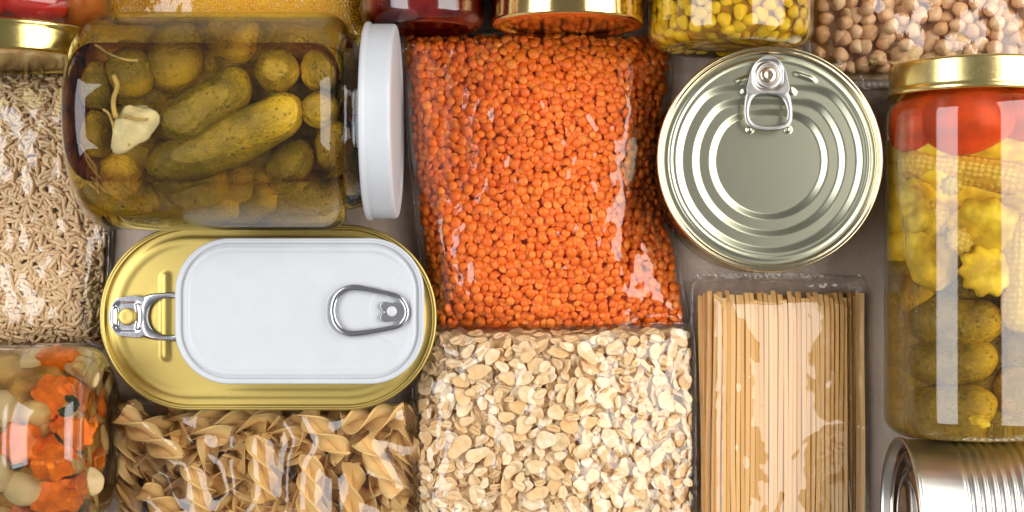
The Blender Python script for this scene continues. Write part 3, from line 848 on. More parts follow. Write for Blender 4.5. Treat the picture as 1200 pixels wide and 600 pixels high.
gl = [
 ((176, 208), (354, 132), 27, .94, G1, 'large warty olive gherkin lying diagonally in the middle of the jar', .08),
 ((190, 164), (292, 98), 25, .84, G1, 'smooth olive gherkin just above the large warty one', .1),
 ((196, 60), (222, 104), 34, .86, G1, 'fat gherkin poking out of the brine right of the garlic clove', 0),
 ((136, 40), (288, 42), 20, .55, G1, 'long dark gherkin along the upper side of the jar under the garlic slice', 0),
 ((250, 40), (300, 70), 25, .88, G2, 'gherkin with a yellow tip just right of the fat one', 0),
 ((300, 92), (352, 96), 23, .90, G2, 'short brown gherkin right above the tip of the large warty one', 0),
 ((395, 50), (306, 40), 21, .62, G2, 'gherkin with a bright yellow end in the upper right shoulder of the jar', .05),
 ((396, 84), (356, 106), 23, .84, G2, 'small yellowish gherkin in the shoulder near the white lid', 0),
 ((374, 118), (378, 160), 21, .84, G2, 'small gherkin upright between the diagonal one and the neck', 0),
 ((326, 182), (360, 212), 29, .78, G1, 'round dark gherkin right below the tip of the large warty one', 0),
 ((148, 250), (146, 186), 29, .66, G2, 'cut gherkin standing upright below the garlic clove', 0),
 ((156, 252), (292, 226), 22, .62, G1, 'long gherkin along the lower left side of the jar', .1),
 ((262, 250), (330, 216), 22, .70, G1, 'short gherkin at the lower side below the large warty one', 0),
 ((308, 248), (402, 236), 23, .55, G2, 'gherkin with a golden tip in the lower right corner of the jar', .04),
 ((394, 206), (392, 150), 20, .70, G2, 'narrow gherkin upright beside the jar neck', 0),
 ((196, 222), (270, 214), 22, .72, G1, 'dark gherkin half hidden under the large warty one', 0),
 ((412, 70), (412, 140), 22, .45, G1, 'dark brown gherkin across the neck, upper one', 0),
 ((412, 150), (410, 225), 22, .45, G1, 'dark brown gherkin across the neck, lower one', 0),
 ((140, 72), (172, 118), 25, .74, G1, 'dark gherkin deep in the left end of the jar', 0),
 ((230, 60), (330, 60), 27, .2, G1, 'dark gherkin deep in the brine behind the yellow-tipped ones', .1),
]
for q, (a, b, r_, k, m_, lb, bd) in enumerate(gl):
    gherkin('gherkin', PG(*a, k, r_), PG(*b, k, r_), r_, m_, lb, GG, seed=q + 3, bend=bd)
for q, (dy, dz) in enumerate(((0, -62), (52, -34), (-52, -34), (60, 18), (-60, 18), (24, 50), (-26, 52), (0, 0), (-78, -6), (76, -10))):
    gherkin('gherkin', (178, YJ + dy, ZJ + dz), (143 if abs(dy) < 70 else 160, YJ + dy, ZJ + dz), 26, (G1, G2)[q % 2], 'gherkin standing on end in the brine against the jar base', GG, seed=q + 90)
q = 0
for lay, (zz, hw_) in enumerate(((50, 62), (100, 84), (146, 66))):    # the ones below, seen only through gaps
    for j in range(5):
        y = YJ + (j / 2 - 1) * hw_
        for i in range(4):
            x = 184 + i * 66 + 18 * ((j + lay) % 2)
            if x > 372: x = 372
            q += 1
            gherkin('gherkin', (x - 38, y - 7 * math.sin(q), zz), (x + 44, y + 8 * math.sin(q * 1.7), zz - 5), 24, (G1, G1, G2)[q % 3], 'dark gherkin lying deep in the jar below the others', GG, seed=q + 50, bend=.06)
def lump(name, c, s, seed, mat, label, cat, group=None, R=None, amp=.14, nu=28, nv=20, parent=None):
    V, F = usphere(nu, nv); r = np.random.default_rng(seed); p = r.uniform(0, 9, 6)
    k = 1 + amp * (np.sin(2.3 * V[:, 0] + p[0]) * np.cos(2.1 * V[:, 1] + p[1]) + .5 * np.sin(4.3 * V[:, 2] + p[2]) * np.cos(3.7 * V[:, 0] + p[3]) + .3 * np.sin(8 * V[:, 1] + p[4]))
    V = V * k[:, None] * np.array(s)
    o = place(name, mesh(name, V, F, mat), c, euler(*R) if R is not None else np.eye(3))
    return tag(o, label, cat, group)
M_GARL = plain('garlic', (.72, .62, .38), spec=.15, rough=.35, var=.1, bump=.1, bscale=300, sss=.3)
M_STEM = plain('dill_stem', (.42, .26, .06), spec=.15, rough=.5, var=.3)
c = PG(158, 158, .93, 16)
M_GARL = plain('garlic_flesh', (.60, .47, .22), spec=.15, rough=.35, var=.22, scale=110, bump=.3, bscale=200, sss=.2)
lump('garlic_clove', c, (20, 28, 15), 4, M_GARL, 'cream garlic clove floating near the left end of the gherkin jar', 'garlic', R=(.2, .2, .5), amp=.2)
c = PG(194, 35, .55, 8)
lump('garlic_slice', c, (27, 8, 5), 9, M_GARL, 'thin cream garlic slice against the upper wall of the gherkin jar', 'garlic', R=(-.5, .05, .02), amp=.1)
for q, (a, b) in enumerate((((133, 100), (137, 150)), ((118, 140), (150, 178)), ((140, 152), (170, 150)), ((112, 70), (160, 86)), ((104, 190), (140, 240)), ((100, 176), (122, 226)), ((110, 210), (160, 262)))):
    z = .96 if q < 4 else .6
    A_, B_ = PG(*a, z, 3), PG(*b, z, 3)
    pts = [A_ + (B_ - A_) * t + np.array([3 * math.sin(6 * t + q), 3 * math.cos(5 * t + q), 0]) for t in np.linspace(0, 1, 14)]
    V, F = tube(pts, 2.6 if q == 0 else 1.5, 8)
    tag(mk('dill_sprig', V, F, M_STEM), 'thin brown dill stem in the left end of the gherkin jar', 'herb stem', 'dill stems in the gherkin jar')

# --- tall jar with mixed pickles (axis along y)
xt = at(1141, 0, 98)[0]; RT_ = 97.0; ZT = 98.0
rt = empty('mixed_pickle_jar', (xt, 300, 0), 'tall glass jar of tomato, baby corn and gherkins with a gold lid', 'jar')
yb = 350 + (508 - 350) * (D - 98) / D + 3
prof = [(6, .5), (5, 50), (1, 70), (0, 76)] + [(24 - 24 * math.cos(math.radians(a)), RT_ - 24 + 24 * math.sin(math.radians(a))) for a in range(15, 91, 10)]
LT_ = yb - 118
prof += [(60, RT_), (LT_ - 36, RT_)] + [(LT_ - 36 + 24 * math.sin(math.radians(a)), RT_ - 14 + 14 * math.cos(math.radians(a))) for a in range(10, 91, 12)]
prof += [(LT_ - 6, RT_ - 16), (LT_ - 1, RT_ - 14), (LT_ + 3, RT_ - 17), (LT_ + 8, RT_ - 15), (LT_ + 20, RT_ - 15)]
jar_body(rt, (xt, yb, ZT), (0, -1, 0), prof)
lid(rt, (xt, 350 - (350 - 72) * (D - 130) / D, ZT), (0, 1, 0), 92, 36, GOLD)
BR2 = liquid('amber_brine', (.93, .74, .14), 11)
brine(rt, (xt, yb, ZT), (0, -1, 0), prof, BR2)
GT2 = 'pickled vegetables in the tall jar'
def PT(px, py, k, r_):
    dx = (px - 1141) * .93; lim = max(RT_ - 6 - r_, 1); dx = max(-lim, min(lim, dx))
    z = ZT + k * math.sqrt(max(lim * lim - dx * dx, 0)); p = at(px, py, z); return np.array([xt + dx, p[1], z])
M_TOM = plain('tomato_skin', (.72, .075, .008), spec=.15, rough=.25, var=.35, scale=45, bump=.1, bscale=200, sss=.2)
M_BCORN = None
def corn_mat():
    t = NT('baby_corn'); tc = t.tex()
    vo = t.n('TexVoronoi', {'Vector': (tc, 'Object'), 'Scale': 420, 'Randomness': .3})
    c = t.mix(t.ramp((vo, 'Distance'), .2, .6), (.85, .60, .13), (.70, .43, .055))
    b = t.n('Bump', {'Strength': .6, 'Distance': .001, 'Height': t.ramp((vo, 'Distance'), .7, .1)})
    return t.done(t.n('BsdfPrincipled', {'Base Color': o2(c), 'Roughness': .35, 'Specular IOR Level': .15, 'Normal': b, 'Subsurface Weight': .2, 'Subsurface Scale': .003}))
M_BCORN = corn_mat()
M_SQ = plain('yellow_squash', (.86, .52, .035), spec=.15, rough=.3, var=.35, scale=110, bump=.35, bscale=160, sss=.2)
lump('cherry_tomato', PT(1122, 140, .62, 46), (46, 40, 36), 2, M_TOM, 'red tomato at the top of the tall jar, the left one under the lid', 'tomato', GT2, amp=.04)
lump('cherry_tomato', PT(1190, 136, .4, 42), (38, 38, 36), 3, M_TOM, 'red tomato at the top of the tall jar, cut by the right edge', 'tomato', GT2, amp=.04)
lump('cherry_tomato', PT(1084, 146, .0, 42), (36, 34, 36), 5, M_TOM, 'red tomato deeper in the tall jar near its left shoulder', 'tomato', GT2, amp=.04)
lump('cherry_tomato', PT(1160, 132, -.3, 38), (46, 44, 38), 6, M_TOM, 'red tomato lying underneath the others in the tall jar', 'tomato', GT2, amp=.04)
def bcorn(a, b, r_, k, lb, sd):
    o = gherkin('baby_corn', PT(*a, k, r_), PT(*b, k, r_), r_, M_BCORN, lb, GT2, seed=sd, bend=.03); o['category'] = 'baby corn'
bcorn((1052, 190), (1206, 216), 19, .80, 'long baby corn lying across the tall jar below the tomatoes', 201)
bcorn((1178, 250), (1172, 390), 19, .74, 'baby corn standing along the right side of the tall jar', 202)
bcorn((1050, 250), (1110, 262), 22, .55, 'baby corn at the left side below the long one', 203)
def scallop(name, c, R_, h, mat, label, cat, rot=(0, 0, 0), lobes=10, amp=.1):
    V, F = usphere(60, 16); a = np.arctan2(V[:, 1], V[:, 0]); rr = np.hypot(V[:, 0], V[:, 1])
    k = 1 + amp * np.cos(lobes * a) * rr ** 2
    V = np.c_[V[:, 0] * R_ * k, V[:, 1] * R_ * k, np.sign(V[:, 2]) * np.abs(V[:, 2]) ** .6 * h - .3 * h * np.exp(-(rr / .25) ** 2) * np.sign(V[:, 2])]
    o = place(name, mesh(name, V, F, mat), c, euler(*rot)); return tag(o, label, cat, GT2)
scallop('squash_slice', PT(1138, 318, .80, 24), 27, 9, M_SQ, 'flower-shaped yellow squash slice in the middle of the tall jar', 'squash', (.2, .1, 0))
scallop('squash_slice', PT(1090, 300, .55, 28), 38, 15, M_SQ, 'pale yellow squash at the left side of the tall jar', 'squash', (.2, .5, 0), 8, .05)
scallop('squash_piece', PT(1080, 246, .62, 24), 33, 17, M_SQ, 'yellow squash piece left below the long baby corn', 'squash', (.5, .5, .3), 9, .09)
scallop('squash_piece', PT(1138, 268, .66, 26), 33, 20, M_SQ, 'large yellow squash piece above the flower-shaped slice', 'squash', (-.6, -.2, .3), 8, .10)
scallop('baby_corn_slice', PT(1106, 282, .86, 12), 14, 7, M_BCORN, 'small round slice of baby corn between two yellow squash pieces in the tall jar', 'baby corn', (.3, .2, .3), 9, .1)
scallop('baby_corn_slice', PT(1098, 218, .88, 12), 11, 7, M_BCORN, 'small baby corn slice tucked right under the long baby corn in the tall jar', 'baby corn', (.1, -.3, .3), 9, .1)
lump('squash_piece', PT(1185, 260, .4, 26), (33, 40, 26), 15, M_SQ, 'yellow squash piece behind the upright baby corn', 'squash', GT2, amp=.08)
for q, (a, b, r_, k, m_, lb) in enumerate([
    ((1056, 366), (1158, 378), 27, .72, G1, 'olive gherkin lying across the tall jar below the flower-shaped slice'),
    ((1056, 424), (1150, 416), 26, .72, G1, 'second olive gherkin across the tall jar'),
    ((1070, 476), (1150, 470), 27, .70, G1, 'olive gherkin at the bottom end of the tall jar'),
    ((1160, 440), (1220, 470), 27, .60, G2, 'gherkin in the lower right of the tall jar'),
    ((1050, 330), (1090, 350), 24, .50, G1, 'small dark gherkin at the left wall of the tall jar'),
    ((1190, 380), (1196, 440), 25, .45, G1, 'dark gherkin upright at the right of the tall jar'),
    ((1100, 330), (1190, 335), 26, .1, G1, 'dark gherkin underneath the yellow squash in the tall jar'),
    ((1060, 400), (1190, 400), 28, -.1, G1, 'dark gherkin at the underside of the tall jar'),
    ((1060, 455), (1190, 455), 28, -.1, G1, 'dark gherkin at the underside near the bottom of the tall jar')]):
    gherkin('gherkin', PT(*a, k, r_), PT(*b, k, r_), r_, m_, lb, GT2, seed=300 + q)
q = 0
for zz in (60, 100):
    for yy in (180, 206, 232, 262, 292, 322, 352, 382, 412, 442, 472, 492):
        q += 1; m_ = G1 if yy > 320 else M_SQ
        o = gherkin('gherkin' if yy > 320 else 'squash_piece', (xt - 62, min(yy + 4 * math.sin(q), 478), zz), (xt + 62, min(yy + 5 * math.cos(q), 478), zz), 24, m_,
                'dark gherkin packed deep in the tall jar under the front ones' if yy > 320 else 'yellow squash packed deep in the tall jar under the front pieces', GT2, seed=400 + q)
        if yy <= 320: o['category'] = 'squash'
lump('dill_seed_head', PT(1128, 492, .8, 6), (9, 6, 5), 61, M_SQ, 'small yellow dill flower near the bottom of the tall jar', 'herb', GT2, amp=.3)

# --- jars in the top row (axis along y, bottoms or lids towards the middle)
def top_jar(name, px, r_, yface, up, prof_kind, label, lidmat=None, body_r=None, seed=0, length=300):
    z = (body_r or r_); x = at(px, 0, z)[0]
    root = empty(name, (x, yface - length / 2, 0), label, 'jar')
    return root, x, z
def std_prof(R, L, neck=.86, rb=22, lip=True):
    p = [(5, .5), (4.5, R * .45), (4.5, R * .62), (1, R * .72), (0, R * .78)] + [(rb - rb * math.cos(math.radians(a)), R - rb + rb * math.sin(math.radians(a))) for a in range(20, 91, 10)]
    p += [(L - 55, R), (L - 40, R * .985), (L - 28, R * .93), (L - 20, R * neck), (L, R * neck)]
    return p
# pepper jar (top left), lid towards the middle
Rp = 112.0; xp = at(8, 0, Rp)[0]; yl = 90.0
r1 = empty('pepper_jar', (xp, -60, 0), 'glass jar of red peppers in the top left corner with its gold lid facing down', 'jar')
pp = std_prof(Rp, 300)
jar_body(r1, (xp, yl - 12 - 300, Rp), (0, 1, 0), pp)
GOLDB = metal('gold_lacquer_old', (.74, .58, .2), rough=.2, scr=(400, 400, 400), amt=.03, var=.08)
lid(r1, (xp, yl, Rp), (0, -1, 0), 100, 33, GOLDB)
brine(r1, (xp, yl - 12 - 300, Rp), (0, 1, 0), pp, liquid('red_brine', (.85, .35, .18), 10))
M_PEP = plain('red_pepper', (.50, .025, .012), spec=.15, rough=.25, var=.25, scale=50, bump=.1, sss=.15)
M_PEPO = plain('orange_pepper', (.60, .16, .03), spec=.15, rough=.3, var=.25, scale=50, bump=.1, sss=.15)
lump('red_pepper_piece', (xp - 30, 22, Rp + 62), (52, 34, 24), 21, M_PEP, 'red pepper piece in the top left jar, the one at the left edge', 'pepper', 'pepper pieces in the top left jar')
lump('red_pepper_piece', (xp + 40, 30, Rp + 52), (36, 22, 22), 22, M_PEP, 'red pepper piece in the top left jar just above the lid', 'pepper', 'pepper pieces in the top left jar')
lump('red_pepper_piece', (xp + 76, 18, Rp + 12), (24, 44, 40), 23, M_PEPO, 'orange pepper piece at the right wall of the top left jar', 'pepper', 'pepper pieces in the top left jar')
lump('garlic_clove', (xp + 74, -16, Rp + 46), (24, 18, 15), 24, plain('pink_garlic', (.66, .36, .24), spec=.15, rough=.3, sss=.2), 'pinkish garlic clove in the top left jar', 'garlic')
lump('red_pepper_piece', (xp, -26, Rp + 50), (60, 36, 34), 25, M_PEP, 'red pepper piece in the top left jar at the top edge of the picture', 'pepper', 'pepper pieces in the top left jar')
# jam jar, base towards the middle
Rm = 72.0; xm = at(497, 0, Rm)[0]
r2 = empty('jam_jar', (xm, -60, 0), 'small glass jar of dark red jam lying with its base facing the lentils', 'jar')
pm_ = std_prof(Rm, 200, rb=18)
jar_body(r2, (xm, 47, Rm), (0, -1, 0), pm_)
def jam_mat():
    t = NT('jam'); tc = t.tex(); nz = t.noise((tc, 'Object'), 60, 4)
    c = t.mix(t.ramp(nz, .4, .65), (.06, .002, .002), (.17, .007, .004))
    return t.done(t.n('BsdfPrincipled', {'Base Color': o2(c), 'Roughness': .12, 'Subsurface Weight': .2, 'Subsurface Scale': .004}))
brine(r2, (xm, 47, Rm), (0, -1, 0), pm_, jam_mat(), name='jam', inset=4)
lid(r2, (xm, 42 - 205, Rm), (0, 1, 0), 66, 26, GOLD)
# sauce jar, lid towards the middle
Rs = 92.0; xs_ = at(665, 0, 90)[0]
r3 = empty('sauce_jar', (xs_, -60, 0), 'jar with a shiny gold lid facing the top edge of the lentil bag', 'jar')
ps = std_prof(Rs, 230)
jar_body(r3, (xs_, 47 - 12 - 230, Rs), (0, 1, 0), ps)
lid(r3, (xs_, 47, Rs), (0, -1, 0), 85, 33, metal('gold_mirror', (.86, .62, .24), rough=.13, scr=(300, 300, 300), amt=.02, var=.04))
brine(r3, (xs_, 47 - 12 - 230, Rs), (0, 1, 0), ps, plain('tomato_sauce', (.45, .06, .015), rough=.3), name='sauce', inset=4)
# corn jar, base towards the middle
Rc = 92.0; xc = at(855, 0, 92)[0]; yc = 72.0
r4 = empty('corn_jar', (xc, -60, 0), 'glass jar of yellow corn kernels lying above the round tin, base facing it', 'jar')
pc = std_prof(Rc, 240, rb=20)
jar_body(r4, (xc, yc, Rc), (0, -1, 0), pc)
lid(r4, (xc, yc - 246, Rc), (0, 1, 0), 82, 30, GOLD)
brine(r4, (xc, yc, Rc), (0, -1, 0), pc, liquid('corn_brine', (1, .92, .5), 2), name='brine')
# knurled ring moulded in the base
V = []; seg = 180
for k in range(seg):
    a = 2 * math.pi * k / seg; h = 1.2 if k % 2 else 0
    for (dy, rr) in ((1.5 + h, Rc * .70), (2.2 + h, Rc * .735), (.6 + h, Rc * .77)):
        V.append((xc + rr * math.cos(a), yc - dy + 1.5, Rc + rr * math.sin(a)))
mk('base_ring', V, [(k * 3 + j, ((k + 1) % seg) * 3 + j, ((k + 1) % seg) * 3 + j + 1, k * 3 + j + 1) for k in range(seg) for j in range(2)], SEAM, r4)
def kernel(seed):
    V = us3.copy(); r = np.random.default_rng(seed)
    V = np.sign(V) * np.abs(V) ** .8; V[:, 0] *= 1 + .25 * V[:, 1]; V[:, 2] -= .15 * V[:, 0] ** 2
    return V * [6.8 * r.uniform(.9, 1.1), 8.2 * r.uniform(.9, 1.1), 4.4]
KT = [mesh('corn_kernel', kernel(i), uf3, None or plain('corn_kernel', (.97, .57, .02), spec=.15, rough=.25, var=.1, scale=120, bump=.05, sss=.35)) for i in range(1)]
km = KT[0].materials[0]
KT += [mesh('corn_kernel', kernel(i), uf3, km) for i in range(1, 4)]
r = np.random.default_rng(5); pts = []
def far(p, L, dmin):
    return all(np.sum((p - q) ** 2) > dmin * dmin for q in L)
tries = 0
while tries < 9000:
    tries += 1
    if r.random() < .45:    # against the base
        a = r.uniform(0, 6.28); q = math.sqrt(r.uniform(0, 1)) * (Rc - 20)
        p = np.array([xc + q * math.cos(a), yc - 13 - r.uniform(0, 3), Rc + q * math.sin(a)]); nrm = np.array([0, 1., 0])
    else:                   # against the upper wall
        a = r.uniform(.0, math.pi); q = Rc - 11 - r.uniform(0, 2)
        p = np.array([xc + q * math.cos(a), yc - 16 - r.uniform(0, 75), Rc + q * math.sin(a)]); nrm = np.array([math.cos(a), 0, math.sin(a)])
    if p[2] < 8 or not far(p, pts, 11.2): continue
    pts.append(p)
    fr = frame_from(nrm, up=(r.normal(), r.normal(), r.normal()))
    R = np.stack([fr[:, 1], fr[:, 2], fr[:, 0]], 1) @ euler(r.normal() * .3, r.normal() * .3, r.uniform(0, 6.28))
    o = place('corn_kernel', KT[r.integers(4)], p, R); tag(o, 'plump yellow corn kernel in the jar above the round tin', 'corn kernel', 'corn kernels in the jar')
print('kernels', len(pts))
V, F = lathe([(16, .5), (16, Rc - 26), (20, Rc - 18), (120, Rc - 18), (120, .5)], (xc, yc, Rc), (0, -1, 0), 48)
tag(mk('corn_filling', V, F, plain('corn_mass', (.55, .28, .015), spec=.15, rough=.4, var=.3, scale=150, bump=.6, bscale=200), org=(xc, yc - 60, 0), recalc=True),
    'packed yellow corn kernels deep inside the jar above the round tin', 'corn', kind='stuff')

# --- vegetable jar, bottom left, axis along x, base facing right
Rv = 104.0; yv = at(0, 512, Rv)[1]; xv = 148.0
r5 = empty('vegetable_jar', (0, yv, 0), 'glass jar of carrots and pearl onions in the bottom left corner', 'jar')
pv = [(6, .5), (5, 45), (5, 66), (1, 78), (0, 82)] + [(26 - 26 * math.cos(math.radians(a)), Rv - 26 + 26 * math.sin(math.radians(a))) for a in range(15, 91, 10)]
pv += [(52, Rv), (70, Rv), (74, Rv * .975), (78, Rv * .965), (82, Rv * .965), (86, Rv * .975), (240, Rv * .975), (260, Rv * .9), (285, Rv * .84), (300, Rv * .84)]
jar_body(r5, (xv, yv, Rv), (-1, 0, 0), pv)
V, F = lathe(arc(5, 82, 5.5, 0, 360, 14), (xv, yv, Rv), (-1, 0, 0), 96)
mk('base_rim', V, F, GLASS, r5)
V, F = lathe(arc(9, Rv * .80, 3, 0, 360, 10), (xv - 8, yv, Rv), (-1, 0, 0), 96)
mk('base_rim', V, F, GLASS, r5)
lid(r5, (xv - 306, yv, Rv), (1, 0, 0), 92, 30, GOLD)
brine(r5, (xv, yv, Rv), (-1, 0, 0), pv, liquid('pale_brine', (.96, .80, .38), 9))
M_CAR = plain('carrot', (.84, .17, .012), spec=.15, rough=.3, var=.3, scale=130, bump=.25, bscale=260, sss=.1)
M_ONI = plain('pearl_onion', (.70, .52, .26), spec=.15, rough=.25, var=.15, scale=60, bump=.05, sss=.3)
M_BEAN = plain('white_bean', (.62, .40, .15), spec=.15, rough=.3, var=.15, sss=.2)
M_HERB = plain('dark_herb', (.03, .035, .01), spec=.15, rough=.4, var=.4)
GV = 'vegetables in the bottom left jar'
def PV(px, py, k, r_):
    dy = (py - 512) * .94; lim = max(Rv - 6 - r_, 1); dy = max(-lim, min(lim, dy))
    z = Rv + k * math.sqrt(max(lim * lim - dy * dy, 0)); p = at(px, py, z); return np.array([p[0], yv + dy, z])
def chunk(c, R_, h, seed, rot, label, name='carrot_piece', mat=None, sides=7):
    """crinkle-cut slice: zig-zag outline, flat faces"""
    r = np.random.default_rng(seed); n = sides * 4; out = []; rot = (rot[0] + r.normal() * .25, rot[1] + r.normal() * .25, rot[2])
    for i in range(n):
        a = 2 * math.pi * i / n; k = 1 + (.11 if (i // 2) % 2 else -.08) + r.normal() * .02
        out.append((math.cos(a) * R_ * k, math.sin(a) * R_ * k * .85))
    out = np.array(out); V = []
    for (s, z) in ((.0, -h), (.88, -h), (1, -h * .75), (1, h * .75), (.88, h), (0.0, h)):
        V.append(np.c_[out * max(s, .01), np.full(n, z)])
    o = place(name, mesh(name, np.concatenate(V), grid_faces(6, n, True), mat or M_CAR, smooth=False, recalc=True), c, euler(*rot))
    return tag(o, label, 'carrot', GV)
for q, (px, py, k, R_, h, rot, lb) in enumerate([
    (72, 428, .50, 24, 9, (-.5, .1, .3), 'carrot slice at the upper wall of the vegetable jar'),
    (64, 464, .80, 23, 8, (-.3, -.1, 1), 'carrot slice just below the uppermost one in the vegetable jar'),
    (28, 512, .93, 25, 8, (.1, -.1, .2), 'square carrot slice near the left edge of the picture'),
    (60, 528, .93, 25, 9, (.1, .1, .6), 'carrot slice in the middle of the vegetable jar wall'),
    (86, 500, .80, 22, 10, (.1, .5, .1), 'carrot slice beside the base rim of the vegetable jar'),
    (66, 572, .85, 26, 9, (.3, .1, .1), 'carrot slice at the bottom edge of the picture'),
    (40, 592, .8, 22, 9, (.5, .1, .4), 'carrot slice half cut off by the bottom edge')]):
    chunk(PV(px, py, k, 15), R_ * .92, h * 1.5, q, rot, lb)
for q, (y, z, s) in enumerate([(yv - 44, 150, 20), (yv - 10, 118, 22), (yv + 26, 84, 20), (yv - 36, 70, 18), (yv + 40, 140, 20)]):
    chunk((xv - 24, y, z), s, 8, 30 + q, (0, math.pi / 2, q), 'carrot slice pressed against the glass base of the vegetable jar, %s' % ['upper', 'middle', 'lower', 'left', 'right'][q])
for q, (px, py, k, r_, s) in enumerate([(8, 440, .6, 20, 1.2), (40, 432, .45, 18, 1), (4, 480, .8, 22, 1.1), (44, 482, .8, 14, 1.2), (2, 540, .85, 22, 1), (30, 560, .85, 20, 1.2), (4, 590, .8, 20, 1), (96, 440, .35, 17, 1.1), (100, 560, .5, 17, 1.2), (40, 410, .2, 17, 1.4), (90, 410, .1, 16, 1.2), (-20, 500, .8, 20, 1)]):
    lump('pearl_onion', PV(px, py, k, r_), (r_ * s, r_, r_ * .9), 70 + q, M_ONI if q % 3 else M_BEAN, 'pale pearl onion in the bottom left jar of vegetables', 'onion', 'pearl onions in the bottom left jar', amp=.05)
for q, (y, z, a) in enumerate([(yv - 66, 120, .4), (yv - 20, 165, 1.4), (yv + 6, 60, .8), (yv + 58, 110, 1.2), (yv - 55, 45, 2), (yv + 20, 168, .2), (yv + 10, 135, .9), (yv - 70, 86, 1.8)]):
    lump('white_bean', (xv - 22, y, z), (8, 11, 24), 90 + q, M_BEAN, 'pale bean behind the glass base of the bottom left jar', 'bean', 'beans in the bottom left jar', R=(a, 0, 0), amp=.06)
for q, (px, py, k) in enumerate([(78, 476, .92), (84, 466, .9), (60, 594, .93), (22, 536, .95), (70, 506, .96), (92, 590, .8)]):
    lump('herb_leaf', PV(px, py, k, 3), (8, 5, 1.6), 110 + q, M_HERB, 'dark herb flake in the bottom left jar', 'herb', 'herb flakes in the bottom left jar', R=(.3 * q, .2, q), amp=.3)
V, F = lathe([(34, .5), (34, Rv - 40), (44, Rv - 32), (250, Rv - 32), (250, .5)], (xv, yv, Rv), (-1, 0, 0), 48)
tag(mk('vegetable_filling', V, F, plain('vegetable_mass', (.42, .22, .05), spec=.15, rough=.4, var=.5, scale=90, bump=.7, bscale=120), org=(0, yv, 0), recalc=True),
    'packed pale vegetables deep inside the bottom left jar', 'vegetables', kind='stuff')

# ---------------------------------------------------------------- tins
SILV = metal('tab_steel', (.62, .61, .62), rough=.22, scr=(600, 600, 600), amt=.03)
# gold oval tin
def tin(name, x0, y0, x1, y1, r_, z0, z1, mat, label, hfun, nr=70, rim=5.0, pm=None):
    root = empty(name, ((x0 + x1) / 2, (y0 + y1) / 2, z0), label, 'tin', 'flat fish tins')
    P, N = rr_outline(x0, y0, x1, y1, r_, 40)
    pr = [(14, z0 + 1.5), (7, z0 + .2), (4.5, z0), (3, z0 + 2), (2.5, z0 + 6), (2.5, z1 - 7)]
    V, F = sweep(P, N, pr); n = len(P)
    F = F + [tuple(range(n))]
    mk('body', V, F, mat, root)
    rp = [(2.5, z1 - 7), (.6, z1 - 6.5), (0, z1 - 4.5), (0, z1 - 2), (.5, z1 - .8), (1.3, z1 - .1), (2.1, z1), (2.9, z1 - .3), (3.4, z1 - 1.3), (4.2, z1 - 1.3), (4.8, z1 - .9), (5.4, z1 - 1.3), (6.0, z1 - 3), (6.4, z1 - 6)]
    V, F = sweep(P, N, rp); mk('rim', V, F, mat, root)
    V, F = panel(P, N, 6.3, hfun, nr, z1 - 6)
    mk('lid', V, F, pm or mat, root)
    return root
gx0, gy0, gx1, gy1, gz = 134.5, 266.5, 515, 476, 70
def hg(x, y):
    s = -sd_rr(x, y, gx0 + 6, gy0 + 6, gx1 - 6, gy1 - 6, 96)
    h = .0 + 1.6 * step(-(s - 8), 1.0) - 1.0 * step(-(s - 17), 1.0)
    h = h + bead(np.hypot(x - 208, np.maximum(np.abs(y - 370) - 45, 0)), 4.6, 2.2) 
    h = h + .5 * step(np.abs(x - 208) - 14, 2) * step(np.abs(y - 370) - 30, 3)
    return h
gt = tin('gold_tin', gx0, gy0, gx1, gy1, 103, 0, gz, GOLD2, 'large oval gold tin lying under the white tin', hg, nr=110)
def keyhole_tab(root, rivet, L, wr, w2, z, ang, hole_r, holes='ring', mat=SILV, nose=13):
    """pull tab: nose plate round the rivet and a finger ring; ang = direction from rivet to ring"""
    pass
def xf(pts, o, ang, s=1.0):
    c_, s_ = math.cos(ang), math.sin(ang); p = np.array(pts, float) * s
    return np.c_[o[0] + p[:, 0] * c_ - p[:, 1] * s_, o[1] + p[:, 0] * s_ + p[:, 1] * c_]
# tab of the gold tin: rivet at photo 150,371; ring reaches under the white tin
o0 = at(150, 371, gz - 3)[:2]; zt = gz - 1.5
outer = smooth_loop(xf([(-21, -6), (-21, 6), (-14, 20), (-2, 23), (30, 27), (62, 28), (76, 18), (80, 0), (76, -18), (62, -28), (30, -27), (-2, -23), (-14, -20)], o0, 0), 120, 2)
hole = smooth_loop(xf([(23, 0), (27, -14), (40, -21), (54, -21), (67, -13), (71, 0), (67, 13), (54, 21), (40, 21), (27, 14)], o0, 0), 120, 2)
# finger ring around the hole, plate round the rivet
ringo = smooth_loop(xf([(13, 0), (14, -20), (22, -25.5), (38, -27), (60, -28), (76, -18), (80, 0), (76, 18), (60, 28), (38, 27), (22, 25.5), (14, 20)], o0, 0), 120, 2)
def child(pn, V, F, mat, root, **k): return mk(pn, V, F, mat, root, **k)
tabr = child('pull_tab', *tab_ring(ringo, align(ringo, hole), 1.9, zt), SILV, gt, recalc=True)
npo = smooth_loop(xf([(-21, -6), (-21, 6), (-14, 20), (-2, 23), (18, 24.5), (22, 14), (22, -14), (18, -24.5), (-2, -23), (-14, -20)], o0, 0), 120, 2)
def plateh(x, y):
    u = x - o0[0]; v = y - o0[1]
    s = -sd_rr(u, v, -16, -18, 17, 18, 9)
    return 1.2 - 1.6 * step(-(s - 2), .7) + bead(np.hypot(u + 13.5, np.maximum(np.abs(v) - 8, 0)), 2.6, 2.6) + bead(np.hypot(u - 14 + .012 * v * v, np.maximum(np.abs(v) - 12, 0)), 2.8, 2.6)
Np = np.zeros_like(npo)
V, F = panel(npo, Np, 0, plateh, 36, zt + .6)
k = len(V) - len(npo); V2 = V[k:].copy(); V2[:, 2] = zt - 1.2
